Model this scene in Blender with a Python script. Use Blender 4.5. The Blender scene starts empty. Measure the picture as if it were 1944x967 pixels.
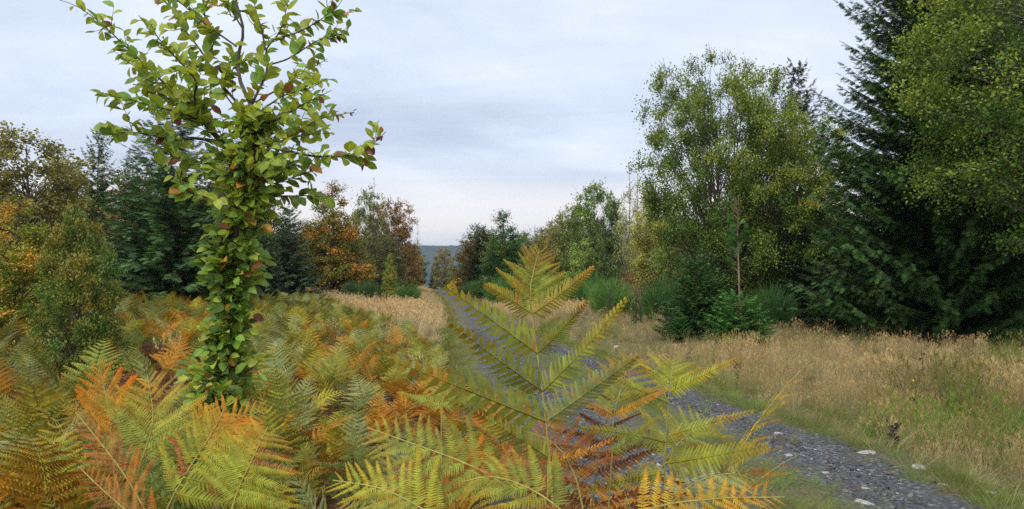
import bpy, math
import numpy as np
from mathutils import Matrix, Vector, Euler

# ------------------------------------------------------------------ camera, sky, sun, exposure
SC = bpy.context.scene
COL = SC.collection
PI = math.pi
EYE = 1.5
F = 1400.0                 # focal length in photograph pixels (1944 wide)
PITCH = math.radians(2.515)
cam_d = bpy.data.cameras.new('camera')
cam = bpy.data.objects.new('camera', cam_d)
COL.objects.link(cam)
cam_d.sensor_width = 36.0
cam_d.lens = 36.0 * F / 1944.0
cam_d.clip_start = 0.05
cam_d.clip_end = 20000
cam.location = (0, 0, EYE)
cam.rotation_euler = (PI / 2 + PITCH, 0, 0)
SC.camera = cam
SC.view_settings.view_transform = 'Standard'
SC.view_settings.look = 'None'
SC.view_settings.exposure = 0.66
SC.view_settings.gamma = 1.0
SC.cycles.max_bounces = 6
SC.cycles.diffuse_bounces = 3
SC.cycles.glossy_bounces = 1
SC.cycles.transmission_bounces = 3
SC.cycles.volume_bounces = 0
SC.cycles.transparent_max_bounces = 4
SC.cycles.use_denoising = False

SUN_EL, SUN_ROT = math.radians(48), math.radians(200)
sun_d = bpy.data.lights.new('sun', 'SUN')
sun = bpy.data.objects.new('sun', sun_d)
COL.objects.link(sun)
sun_d.energy = 1.5
sun_d.angle = math.radians(22)
sun_d.color = (1.0, 0.95, 0.87)
# Nishita: rotation 0 puts the sun at +Y, positive turns it clockwise seen from above
sdir = Vector((math.sin(SUN_ROT) * math.cos(SUN_EL), math.cos(SUN_ROT) * math.cos(SUN_EL), math.sin(SUN_EL)))
sun.rotation_euler = (-sdir).to_track_quat('-Z', 'Y').to_euler()


class NT:
    """tiny node helper"""
    def __init__(self, tree):
        self.t = tree
        self.t.nodes.clear()

    def n(self, typ, ins=None, **kw):
        nd = self.t.nodes.new(typ)
        for k, v in kw.items():
            setattr(nd, k, v)
        for k, v in (ins or {}).items():
            s = nd.inputs[k]
            if isinstance(v, bpy.types.NodeSocket):
                self.t.links.new(v, s)
            else:
                s.default_value = v
        return nd

    def ramp(self, fac, stops, interp='LINEAR'):
        nd = self.n('ShaderNodeValToRGB', {0: fac})
        cr = nd.color_ramp
        cr.interpolation = interp
        while len(cr.elements) < len(stops):
            cr.elements.new(0.5)
        for e, (p, c) in zip(cr.elements, stops):
            e.position = p
            e.color = (c[0], c[1], c[2], 1) if hasattr(c, '__len__') else (c, c, c, 1)
        return nd.outputs[0]

    def math(self, op, a, b=0.0, clamp=False):
        nd = self.n('ShaderNodeMath', {0: a, 1: b}, operation=op, use_clamp=clamp)
        return nd.outputs[0]

    def mix(self, fac, a, b, mode='MIX'):
        nd = self.n('ShaderNodeMix', data_type='RGBA', blend_type=mode)
        for i, v in ((0, fac), (6, a), (7, b)):
            if isinstance(v, bpy.types.NodeSocket):
                self.t.links.new(v, nd.inputs[i])
            else:
                nd.inputs[i].default_value = v if i == 0 else (v[0], v[1], v[2], 1)
        return nd.outputs[2]

    def noise(self, vec, scale, detail=3, rough=0.5, dist=0.0):
        nd = self.n('ShaderNodeTexNoise', {'Scale': scale, 'Detail': detail, 'Roughness': rough, 'Distortion': dist})
        if vec is not None:
            self.t.links.new(vec, nd.inputs['Vector'])
        return nd.outputs[0]


world = bpy.data.worlds.new('World')
SC.world = world
world.use_nodes = True
w = NT(world.node_tree)
tc = w.n('ShaderNodeTexCoord').outputs['Generated']
sky = w.n('ShaderNodeTexSky', sky_type='NISHITA', sun_disc=False, sun_elevation=SUN_EL, sun_rotation=SUN_ROT)
skyc = w.mix(1.0, sky.outputs[0], (0.11, 0.11, 0.11), 'MULTIPLY')
sp = w.n('ShaderNodeSeparateXYZ', {0: tc})
zz = w.math('ADD', w.math('MAXIMUM', sp.outputs[2], 0.0), 0.13)
cx = w.math('DIVIDE', sp.outputs[0], zz)
cy = w.math('DIVIDE', sp.outputs[1], zz)
cv = w.n('ShaderNodeCombineXYZ', {0: cx, 1: cy, 2: 3.7}).outputs[0]
big = w.noise(cv, 0.55, 6, 0.55, 0.5)
cv2 = w.n('ShaderNodeCombineXYZ', {0: w.math('MULTIPLY', cx, 0.35), 1: cy, 2: 11.3}).outputs[0]
streak = w.noise(cv2, 1.3, 5, 0.55, 0.6)
fac = w.math('ADD', w.math('MULTIPLY', big, 0.6), w.math('MULTIPLY', streak, 0.4))
cloud = w.ramp(fac, [(0.39, (0.47, 0.53, 0.66)), (0.455, (0.58, 0.64, 0.78)), (0.53, (0.71, 0.775, 0.91)), (0.61, (0.88, 0.93, 1.0))])
# pale clearing band low over the horizon
el = w.math('ADD', sp.outputs[2], w.math('MULTIPLY', w.math('SUBTRACT', streak, 0.5), 0.10))
band = w.ramp(el, [(0.0, 0.35), (0.055, 0.55), (0.092, 1.0), (0.118, 0.75), (0.150, 0.15), (0.2, 0.0)])
cloud = w.mix(band, cloud, (1.12, 1.02, 0.94))
final = w.mix(0.90, skyc, cloud)
bgn = w.n('ShaderNodeBackground', {'Color': final, 'Strength': 0.78})
w.n('ShaderNodeOutputWorld', {0: bgn.outputs[0]})

# ------------------------------------------------------------------ helpers
R = np.random.default_rng(7)


def ray(px, py):
    a, b = (px - 972) / F, (483.5 - py) / F
    return np.array([a, math.cos(PITCH) - b * math.sin(PITCH), math.sin(PITCH) + b * math.cos(PITCH)])


def W(px, py, Y):
    """the place in the world that lies Y metres out and shows at that spot of the photograph"""
    d = ray(px, py)
    return np.array([0, 0, EYE]) + d * (Y / d[1])


def tag(o, label=None, cat=None, group=None, kind=None):
    if label: o['label'] = label
    if cat: o['category'] = cat
    if group: o['group'] = group
    if kind: o['kind'] = kind
    return o


def empty(name, loc=(0, 0, 0), rz=0.0, scale=(1, 1, 1)):
    o = bpy.data.objects.new(name, None)
    COL.objects.link(o)
    o.empty_display_size = 0.1
    o.location = loc
    o.rotation_euler = (0, 0, rz)
    o.scale = scale
    return o


def link(name, mesh, parent=None, mat=None, color=None):
    o = bpy.data.objects.new(name, mesh)
    COL.objects.link(o)
    if parent is not None: o.parent = parent
    if mat is not None: o.matrix_local = mat
    if color is not None: o.color = (color[0], color[1], color[2], 1)
    return o


def norm(v):
    v = np.asarray(v, float)
    return v / np.maximum(np.linalg.norm(v, axis=-1, keepdims=True), 1e-9)


def basis(d, n):
    """(...,3,3) with columns X=d, Z~n"""
    d = norm(d)
    n = np.asarray(n, float)
    z = n - (n * d).sum(-1, keepdims=True) * d
    z = norm(np.where(np.linalg.norm(z, axis=-1, keepdims=True) < 1e-4, np.array([0.31, 0.2, 0.9]), z))
    y = np.cross(z, d)
    return np.stack([d, y, z], axis=-1)


def smooth(a, b, x):
    t = np.clip((x - a) / (b - a), 0, 1)
    return t * t * (3 - 2 * t)


def vnoise(x, y, seed=0):
    x = np.asarray(x, float); y = np.asarray(y, float)
    xi, yi = np.floor(x), np.floor(y)
    fx, fy = x - xi, y - yi
    fx = fx * fx * (3 - 2 * fx); fy = fy * fy * (3 - 2 * fy)

    def h(a, b):
        s = np.sin(a * 127.1 + b * 311.7 + seed * 74.7) * 43758.5453
        return s - np.floor(s)
    return (h(xi, yi) * (1 - fx) + h(xi + 1, yi) * fx) * (1 - fy) + (h(xi, yi + 1) * (1 - fx) + h(xi + 1, yi + 1) * fx) * fy


def fbm(x, y, seed=0, o=3):
    s, a, t = 0, 0.5, 0
    for i in range(o):
        s = s + a * vnoise(np.asarray(x) * 2 ** i, np.asarray(y) * 2 ** i, seed + i * 13)
        t += a
        a *= 0.5
    return s / t


class G:
    def __init__(self):
        self.v, self.f3, self.f4, self.c, self.n = [], [], [], [], 0

    def add(self, v, f, c):
        v = np.asarray(v, float).reshape(-1, 3)
        f = np.asarray(f, int)
        c = np.asarray(c, float)
        if c.ndim == 1: c = np.broadcast_to(c, v.shape)
        (self.f3 if f.shape[1] == 3 else self.f4).append(f + self.n)
        self.v.append(v); self.c.append(c); self.n += len(v)

    def stamp(self, T, Rm, P, S, C):
        """T = (verts, faces, colour factor); Rm (n,3,3), P (n,3), S (n,) or (n,3), C (n,3)"""
        tv, tf, tcf = T
        n, k = len(P), len(tv)
        if n == 0: return
        S = np.asarray(S, float)
        if S.ndim == 1: S = S[:, None].repeat(3, 1)
        V = np.einsum('nij,nkj->nki', Rm, tv[None] * S[:, None, :]) + P[:, None, :]
        Fa = (tf[None] + (np.arange(n) * k)[:, None, None]).reshape(-1, tf.shape[1])
        Cc = (C[:, None, :] * tcf[None]).reshape(-1, 3)
        self.add(V.reshape(-1, 3), Fa, Cc)

    def tube(self, pts, rad, c, sides=5, cap=False):
        pts = np.asarray(pts, float)
        n = len(pts)
        rad = np.broadcast_to(np.asarray(rad, float), (n,))
        t = norm(np.gradient(pts, axis=0))
        up = np.array([0.0, 0.0, 1.0]) if abs(t[0][2]) < 0.8 else np.array([0.9, 0.3, 0.0])
        B = basis(t, np.broadcast_to(up, t.shape))
        a = np.arange(sides) / sides * 2 * PI
        ring = B[:, :, 1][:, None, :] * np.cos(a)[None, :, None] + B[:, :, 2][:, None, :] * np.sin(a)[None, :, None]
        V = pts[:, None, :] + ring * rad[:, None, None]
        i = np.arange(n - 1)[:, None] * sides
        j = np.arange(sides)[None, :]
        q = np.stack([i + j, i + (j + 1) % sides, i + sides + (j + 1) % sides, i + sides + j], -1).reshape(-1, 4)
        self.add(V.reshape(-1, 3), q, c)

    def mesh(self, name, mat, shade=False):
        me = bpy.data.meshes.new(name)
        V = np.concatenate(self.v); C = np.concatenate(self.c)
        f3 = np.concatenate(self.f3) if self.f3 else np.zeros((0, 3), int)
        f4 = np.concatenate(self.f4) if self.f4 else np.zeros((0, 4), int)
        me.vertices.add(len(V)); me.vertices.foreach_set('co', V.astype(np.float32).ravel())
        li = np.concatenate([f3.ravel(), f4.ravel()]).astype(np.int32)
        me.loops.add(len(li)); me.loops.foreach_set('vertex_index', li)
        np_ = len(f3) + len(f4)
        me.polygons.add(np_)
        st = np.concatenate([np.arange(len(f3)) * 3, len(f3) * 3 + np.arange(len(f4)) * 4]).astype(np.int32)
        me.polygons.foreach_set('loop_start', st)
        if shade:
            me.polygons.foreach_set('use_smooth', np.ones(np_, bool))
        at = me.color_attributes.new('Col', 'FLOAT_COLOR', 'POINT')
        at.data.foreach_set('color', np.concatenate([np.clip(C, 0, 4), np.ones((len(C), 1))], 1).astype(np.float32).ravel())
        me.materials.append(mat)
        me.update()
        me.validate()
        return me


# ------------------------------------------------------------------ materials
def leaf_material(name, source='OBJECT', transl=0.35, rough=0.55, vary=0.25, scale=9.0, spec=0.25, blotch=0.0):
    m = bpy.data.materials.new(name)
    m.use_nodes = True
    t = NT(m.node_tree)
    col = t.n('ShaderNodeAttribute', attribute_name='Col', attribute_type='GEOMETRY').outputs['Color']
    oi = t.n('ShaderNodeObjectInfo')
    if source == 'OBJECT':
        col = t.mix(1.0, col, oi.outputs['Color'], 'MULTIPLY')
    elif source == 'INSTANCER':
        ti = t.n('ShaderNodeAttribute', attribute_name='tint', attribute_type='INSTANCER').outputs['Color']
        col = t.mix(1.0, col, ti, 'MULTIPLY')
    pos = t.n('ShaderNodeNewGeometry').outputs['Position']
    nz = t.noise(pos, scale, 3, 0.6)
    b = t.n('ShaderNodeMapRange', {0: nz, 1: 0.3, 2: 0.7, 3: 1 - vary, 4: 1 + vary}).outputs[0]
    if blotch:
        nb_ = t.noise(pos, blotch, 5, 0.7, 0.6)
        col = t.mix(t.ramp(nb_, [(0.55, 0.0), (0.66, 0.85)]), col, t.mix(1.0, col, (1.15, .52, .38), 'MULTIPLY'))
    hsv = t.n('ShaderNodeHueSaturation', {'Hue': 0.5, 'Saturation': 1.0, 'Value': b, 'Color': col})
    p = t.n('ShaderNodeBsdfPrincipled', {'Base Color': hsv.outputs[0], 'Roughness': rough, 'Specular IOR Level': spec})
    tcol = t.mix(1.0, hsv.outputs[0], (1.25, 1.15, 0.65), 'MULTIPLY')
    tr = t.n('ShaderNodeBsdfTranslucent', {'Color': tcol})
    mx = t.n('ShaderNodeMixShader', {0: transl, 1: p.outputs[0], 2: tr.outputs[0]})
    t.n('ShaderNodeOutputMaterial', {0: mx.outputs[0]})
    return m


def bark_material(name, c1, c2, scale=20.0, source=None):
    m = bpy.data.materials.new(name)
    m.use_nodes = True
    t = NT(m.node_tree)
    tcn = t.n('ShaderNodeTexCoord').outputs['Object']
    mp = t.n('ShaderNodeMapping', {'Vector': tcn, 'Scale': (1, 1, 0.25)}).outputs[0]
    nz = t.noise(mp, scale, 5, 0.65)
    col = t.ramp(nz, [(0.35, c1), (0.65, c2)])
    at = t.n('ShaderNodeAttribute', attribute_name='Col', attribute_type='GEOMETRY').outputs['Color']
    col = t.mix(1.0, col, at, 'MULTIPLY')
    bp = t.n('ShaderNodeBump', {'Height': nz, 'Strength': 0.5, 'Distance': 0.02})
    p = t.n('ShaderNodeBsdfPrincipled', {'Base Color': col, 'Roughness': 0.85, 'Specular IOR Level': 0.2, 'Normal': bp.outputs[0]})
    t.n('ShaderNodeOutputMaterial', {0: p.outputs[0]})
    return m


M_leaf = leaf_material('crown_leaf', 'OBJECT', 0.30, 0.5, 0.30, 1.1)
M_needle = leaf_material('spruce_needle', 'OBJECT', 0.12, 0.6, 0.25, 2.0)
M_hleaf = leaf_material('beech_leaf', 'OBJECT', 0.38, 0.48, 0.28, 30.0, 0.35)
M_fern = leaf_material('fern_leaflet', 'OBJECT', 0.28, 0.55, 0.30, 26.0, 0.15, blotch=11.0)
M_fern_i = leaf_material('fern_mass', 'INSTANCER', 0.26, 0.55, 0.3, 14.0, 0.1)
M_grass_i = leaf_material('grass_blade', 'INSTANCER', 0.30, 0.6, 0.2, 3.0)
M_stone_i = leaf_material('gravel_stone', 'INSTANCER', 0.0, 0.8, 0.35, 60.0)
M_bark = bark_material('bark_grey_brown', (0.055, 0.045, 0.038), (0.16, 0.135, 0.11))
M_bark_pale = bark_material('bark_pale', (0.15, 0.13, 0.11), (0.34, 0.31, 0.27))
M_stem = bark_material('stalk', (0.75, 0.75, 0.75), (1.2, 1.2, 1.2), 40)

# ------------------------------------------------------------------ terrain
_py = np.array([-10, 0, 3, 4.9, 7.2, 9.5, 13, 18, 26, 35, 60, 100, 140, 200, 260])
_pc = np.array([2.0, 1.95, 1.9, 1.78, 1.60, 1.25, .75, .2, -.75, -1.75, -4.3, -9.3, -14.2, -21.4, -28.5])
_pw = np.array([1.5, 1.5, 1.5, 1.5, 1.6, 1.55, 1.5, 1.35, 1.08, .92, .88, .95, 1., 1., 1.])
_gy = np.arange(-10, 260, 0.25)
_gc = np.interp(_gy, _py, _pc)
_k = np.exp(-np.linspace(-2, 2, 21) ** 2); _k /= _k.sum()
_gc = np.convolve(np.pad(_gc, 10, 'edge'), _k, 'valid')


def pc(y): return np.interp(y, _gy, _gc)
def phw(y): return np.interp(y, _py, _pw)


def height(x, y):
    x = np.asarray(x, float); y = np.asarray(y, float)
    l = np.maximum(0, pc(y) - 1.6 - x)
    r = np.maximum(0, x - pc(y) - 1.6)
    off = np.maximum(l, r)
    z = 0.95 * (1 - np.exp(-np.maximum(l - 4, 0) / 10)) * smooth(6, 24, y)
    z = z + 0.16 * (fbm(x / 3.1, y / 3.1, 3) - 0.5) * smooth(0.1, 2.0, off)
    z = z - 0.10 * np.exp(-((r - 1.3) / 0.8) ** 2) + 0.10 * (1 - np.exp(-np.maximum(r - 1, 0) / 7))
    z = z + np.interp(y, [-50, 25, 60, 100, 150, 200, 260, 400, 900], [0, 0, 0.35, 0.85, 1.25, 1.45, 0.6, -10, -60])
    return z


def grid_mesh(xs, ys, zf, mat, name, colf=None):
    X, Y = np.meshgrid(xs, ys)
    Z = zf(X, Y)
    V = np.stack([X, Y, Z], -1).reshape(-1, 3)
    nx, ny = len(xs), len(ys)
    i = np.arange(ny - 1)[:, None] * nx + np.arange(nx - 1)[None, :]
    q = np.stack([i, i + 1, i + nx + 1, i + nx], -1).reshape(-1, 4)
    g = G()
    g.add(V, q, colf(X, Y).reshape(-1, 3) if colf else (1, 1, 1))
    return g.mesh(name, mat, True)


def ground_material():
    m = bpy.data.materials.new('ground_soil')
    m.use_nodes = True
    t = NT(m.node_tree)
    pos = t.n('ShaderNodeNewGeometry').outputs['Position']
    msk = t.n('ShaderNodeSeparateColor', {0: t.n('ShaderNodeAttribute', attribute_name='Col').outputs['Color']})
    n1 = t.noise(pos, 1.3, 6, 0.65)
    n2 = t.noise(pos, 17, 6, 0.7)
    n3 = t.noise(pos, 70, 3, 0.7)
    litter = t.ramp(n2, [(0.3, (0.02, 0.012, 0.008)), (0.5, (0.075, 0.038, 0.02)), (0.7, (0.17, 0.09, 0.045))])
    straw = t.ramp(n2, [(0.3, (0.09, 0.075, 0.03)), (0.5, (0.20, 0.155, 0.075)), (0.7, (0.33, 0.25, 0.13))])
    moss = t.ramp(n2, [(0.3, (0.03, 0.05, 0.012)), (0.7, (0.12, 0.16, 0.04))])
    straw = t.mix(t.ramp(n1, [(0.42, 0.0), (0.62, 0.8)]), straw, moss)
    col = t.mix(msk.outputs[0], straw, litter)
    col = t.mix(msk.outputs[2], col, (0.035, 0.045, 0.03))
    hs = t.n('ShaderNodeHueSaturation', {'Value': t.n('ShaderNodeMapRange', {0: n3, 1: 0.3, 2: 0.7, 3: 0.7, 4: 1.3}).outputs[0], 'Color': col})
    bp = t.n('ShaderNodeBump', {'Height': n2, 'Strength': 0.8, 'Distance': 0.06})
    p = t.n('ShaderNodeBsdfPrincipled', {'Base Color': hs.outputs[0], 'Roughness': 0.95, 'Specular IOR Level': 0.1, 'Normal': bp.outputs[0]})
    t.n('ShaderNodeOutputMaterial', {0: p.outputs[0]})
    return m


def fernside(x, y):
    l = pc(y) - 1.5 - x
    wd = np.interp(y, [0, 3, 5, 14, 20, 28, 40, 60, 100], [-0.3, 0.0, 0.4, 0.6, 0.9, 2.0, 4.6, 11, 24])
    return l - wd


def gcol(X, Y):
    f = smooth(-0.4, 0.4, fernside(X, Y) + 0.8 * (fbm(X, Y, 5) - 0.5)) * (1 - smooth(55, 80, Y))
    far = smooth(180, 320, Y)
    return np.stack([f, 0 * f, far], -1)


M_ground = ground_material()
ys = np.concatenate([np.arange(-12, 0, 1.0), np.arange(0, 14, 0.25), np.arange(14, 40, 0.6), np.arange(40, 120, 2), np.arange(120, 300, 6), np.geomspace(300, 5600, 36)])
xh = np.concatenate([np.arange(0, 8, 0.25), np.arange(8, 24, 0.7), np.arange(24, 80, 3), np.geomspace(80, 5000, 32)])
xs = np.concatenate([-xh[:0:-1], xh])
ground = link('ground', grid_mesh(xs, ys, height, M_ground, 'ground', gcol))
tag(ground, kind='structure', label='rough heathland ground of brown fern litter and dry grass on both sides of the track')


def gravel_material():
    m = bpy.data.materials.new('track_gravel')
    m.use_nodes = True
    t = NT(m.node_tree)
    pos = t.n('ShaderNodeNewGeometry').outputs['Position']
    msk = t.n('ShaderNodeSeparateColor', {0: t.n('ShaderNodeAttribute', attribute_name='Col').outputs['Color']})
    vo = t.n('ShaderNodeTexVoronoi', {'Vector': pos, 'Scale': 42.0})
    vo2 = t.n('ShaderNodeTexVoronoi', {'Vector': pos, 'Scale': 95.0})
    vsep = t.n('ShaderNodeSeparateColor', {0: vo.outputs['Color']})
    n1 = t.noise(pos, 2.2, 5, 0.65)
    n2 = t.noise(pos, 24, 5, 0.7)
    st = t.ramp(vsep.outputs[0], [(0.0, (0.045, 0.046, 0.047)), (0.55, (0.10, 0.101, 0.103)), (0.85, (0.19, 0.19, 0.19)), (1.0, (0.42, 0.41, 0.39))])
    fine = t.ramp(n2, [(0.3, (0.04, 0.041, 0.042)), (0.7, (0.14, 0.141, 0.143))])
    grav = t.mix(t.ramp(n1, [(0.35, 0.25), (0.6, 0.75)]), fine, st)
    soil = t.ramp(n2, [(0.3, (0.06, 0.06, 0.03)), (0.5, (0.14, 0.13, 0.07)), (0.7, (0.22, 0.19, 0.13))])
    k = t.math('ADD', msk.outputs[0], t.math('MULTIPLY', t.math('SUBTRACT', t.noise(pos, 5.5, 5, 0.7), 0.5), 1.5))
    col = t.mix(t.ramp(k, [(0.35, 0.0), (0.65, 1.0)]), grav, soil)
    hgt = t.math('ADD', t.math('MULTIPLY', vo.outputs['Distance'], -0.6), t.math('MULTIPLY', vo2.outputs['Distance'], -0.3))
    bp = t.n('ShaderNodeBump', {'Height': hgt, 'Strength': 0.9, 'Distance': 0.03})
    p = t.n('ShaderNodeBsdfPrincipled', {'Base Color': col, 'Roughness': 0.8, 'Specular IOR Level': 0.3, 'Normal': bp.outputs[0]})
    t.n('ShaderNodeOutputMaterial', {0: p.outputs[0]})
    return m


def path_mask(s, y):
    """how grown over the track is: 0 bare gravel, 1 grass; s = metres from its centre line"""
    hw = phw(y)
    edge = smooth(hw - 0.45, hw + 0.05, np.abs(s) + 0.25 * (vnoise(y * 0.9, s, 8) - 0.5))
    mid = np.exp(-((s - 0.12) / 0.46) ** 2) * (1 - smooth(13, 30, y)) * 0.95
    verge = smooth(-0.6, -1.1, s) * (1 - smooth(10, 20, y)) * smooth(5, 9, y) * 0.6
    return np.clip(np.maximum(np.maximum(edge, mid), verge), 0, 1)


pys = np.concatenate([np.arange(-4, 20, 0.12), np.arange(20, 60, 0.5), np.arange(60, 232, 2.0)])
ss = np.linspace(-1.95, 1.95, 41)
SS, YY = np.meshgrid(ss, pys)
XX = pc(YY) + SS * phw(YY) / 1.5
lift = 0.03 * (1 - (np.abs(SS) / 1.95) ** 6) + 0.004
rut = -0.035 * np.exp(-((np.abs(SS) - 0.85) / 0.35) ** 2) + 0.03 * np.exp(-(SS / 0.4) ** 2)
ZZ = height(XX, YY) + lift + 0.6 * rut * (YY < 60) + 0.035 + 0.02 * (fbm(XX * 2.5, YY * 2.5, 9) - 0.5) * (YY < 60)
edge_drop = np.where(np.abs(SS) > 1.9, -0.10, 0)
ZZ = ZZ + edge_drop
g = G()
nx, ny = len(ss), len(pys)
i = np.arange(ny - 1)[:, None] * nx + np.arange(nx - 1)[None, :]
mk = path_mask(SS, YY)
g.add(np.stack([XX, YY, ZZ], -1).reshape(-1, 3), np.stack([i, i + 1, i + nx + 1, i + nx], -1).reshape(-1, 4), np.stack([mk, mk, mk], -1).reshape(-1, 3))
track = link('gravel_path', g.mesh('gravel_path', gravel_material(), True))
tag(track, 'dark grey slate gravel track with a grassy middle running to the horizon', kind='structure')


def track_z(x, y):
    return height(x, y) + 0.055


def hill_z(X, Y):
    base = np.interp(Y, [700, 1500, 2300, 3000, 4200, 6500, 9000], [-70, -60, 60, 165, 215, 240, 150])
    lumps = 60 * (fbm(X / 900 + 3.3, Y / 900, 21, 4) - 0.5) + 12 * (fbm(X / 90, Y / 90, 22, 3) - 0.5)
    return base + lumps * smooth(1500, 2600, Y) + 7 * vnoise(X / 14, Y / 30, 31) * smooth(1500, 2600, Y)


def hill_material():
    m = bpy.data.materials.new('hill_forest')
    m.use_nodes = True
    t = NT(m.node_tree)
    pos = t.n('ShaderNodeNewGeometry').outputs['Position']
    n = t.noise(pos, 0.02, 5, 0.7)
    n2 = t.noise(pos, 0.004, 4, 0.6)
    col = t.ramp(n, [(0.35, (0.02, 0.035, 0.025)), (0.65, (0.06, 0.075, 0.04))])
    col = t.mix(t.ramp(n2, [(0.45, 0.0), (0.6, 0.5)]), col, (0.10, 0.075, 0.045))
    p = t.n('ShaderNodeBsdfPrincipled', {'Base Color': col, 'Roughness': 1.0, 'Specular IOR Level': 0.0})
    t.n('ShaderNodeOutputMaterial', {0: p.outputs[0]})
    return m


hx = np.concatenate([np.arange(-4900, -1100, 120), np.arange(-1100, 500, 10), np.arange(500, 4900, 120)])
hy = np.concatenate([np.arange(1200, 2400, 80), np.arange(2400, 4400, 35), np.arange(4400, 5500, 200)])
hills = link('hills', grid_mesh(hx, hy, hill_z, hill_material(), 'hills'))
tag(hills, 'distant wooded ridge fading blue beyond the end of the track', kind='structure')

# ------------------------------------------------------------------ leaf, pinnule and spray templates
def T(v, f, c=None):
    v = np.array(v, float); f = np.array(f, int)
    c = np.ones((len(v), 3)) if c is None else np.array(c, float)
    return v, f, c


LEAF2 = T([(0, 0, 0), (0.45, 0.36, 0.09), (1, 0, -0.06), (0.45, -0.36, 0.09)], [(0, 1, 2), (0, 2, 3)])


def leaf_mid(seed):
    r = np.random.default_rng(seed)
    ts = (0, .14, .38, .64, .86, 1.0); hw = (.01, .2, .345, .31, .16, 0)
    bend = r.uniform(-.4, .15); fold = r.uniform(.15, .6)
    V, Cc, Fq = [], [], []
    for t, h in zip(ts, hw):
        for q in (-1, 0, 1):
            V.append((t, q * h, bend * t * t + abs(q) * h * fold)); Cc.append((1.1, 1.06, 1.0) if q == 0 else (.97, .98, .93))
    for k in range(5):
        for j in range(2):
            a = k * 3 + j
            Fq.append((a, a + 1, a + 4, a + 3))
    return T(V, Fq, Cc)


def leaf_hi(seed):
    r = np.random.default_rng(seed)
    ts = np.array([0, .1, .25, .42, .6, .77, .9, 1.0])
    hw = np.array([0.01, .17, .30, .35, .325, .235, .11, 0.0])
    V, Cc = [], []
    bend = r.uniform(-0.30, 0.12); fold = r.uniform(0.15, 0.5)
    for k, (t, h) in enumerate(zip(ts, hw)):
        z = bend * t * t
        h = h * r.uniform(.93, 1.05)
        for s in (-1, -.5, 0, .5, 1):
            wv = 0.02 * math.sin(k * 2.2 + s * 2) * abs(s)
            V.append((t + 0.03 * abs(s), s * h, z + abs(s) * h * fold + wv))
            Cc.append((0.93, 0.97, 0.9) if abs(s) == .5 else ((1.12, 1.08, 1.0) if s == 0 else (1.03, 1.0, 0.95)))
    Fq = []
    for k in range(len(ts) - 1):
        for j in range(4):
            a = k * 5 + j
            Fq.append((a, a + 1, a + 6, a + 5))
    # petiole
    b = len(V)
    V += [(-0.18, 0.008, 0.02), (0.02, 0.012, 0), (0.02, -0.012, 0), (-0.18, -0.008, 0.02)]
    Cc += [(0.9, 0.7, 0.5)] * 4
    Fq.append((b, b + 1, b + 2, b + 3))
    return T(V, Fq, Cc)


LEAVES_HI = [leaf_hi(s) for s in (3, 4, 5, 6)]


def spray(seed, n=10, wd=0.045, droop=0.12):
    """a conifer twig: axis and alternate side twiglets, each a thin bristly strip"""
    r = np.random.default_rng(seed)
    V, Fq, Cc = [], [], []

    def strip(p, d, L, w0, col):
        B = basis(np.array(d), np.array([0, 0, 1.0]))
        b = len(V)
        for (x, y, z) in ((0, 0, 0), (.3, w0, .012), (1.0, 0, -.04), (.3, -w0, .012)):
            q = np.array(p) + B @ np.array([x * L, y, z * L])
            V.append(tuple(q)); Cc.append(col if x < 1 else (col[0] * 1.25, col[1] * 1.2, col[2]))
        Fq.append((b, b + 1, b + 2)); Fq.append((b, b + 2, b + 3))
    strip((0, 0, 0), (1, 0, -droop), 1.0, wd, (.95, .95, .95))
    for k in range(n):
        t = 0.08 + 0.8 * k / n
        for s in (-1, 1):
            L = (0.46 * (1 - t) + 0.13) * r.uniform(.8, 1.15)
            a = math.radians(r.uniform(42, 58))
            strip((t, 0, -droop * t), (math.cos(a), s * math.sin(a), r.uniform(-.3, .12)), L, wd * .8, (r.uniform(.85, 1.1),) * 3)
    return T(V, Fq, Cc)


SPRAYS = [spray(1), spray(2), spray(3, 9)]


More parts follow.
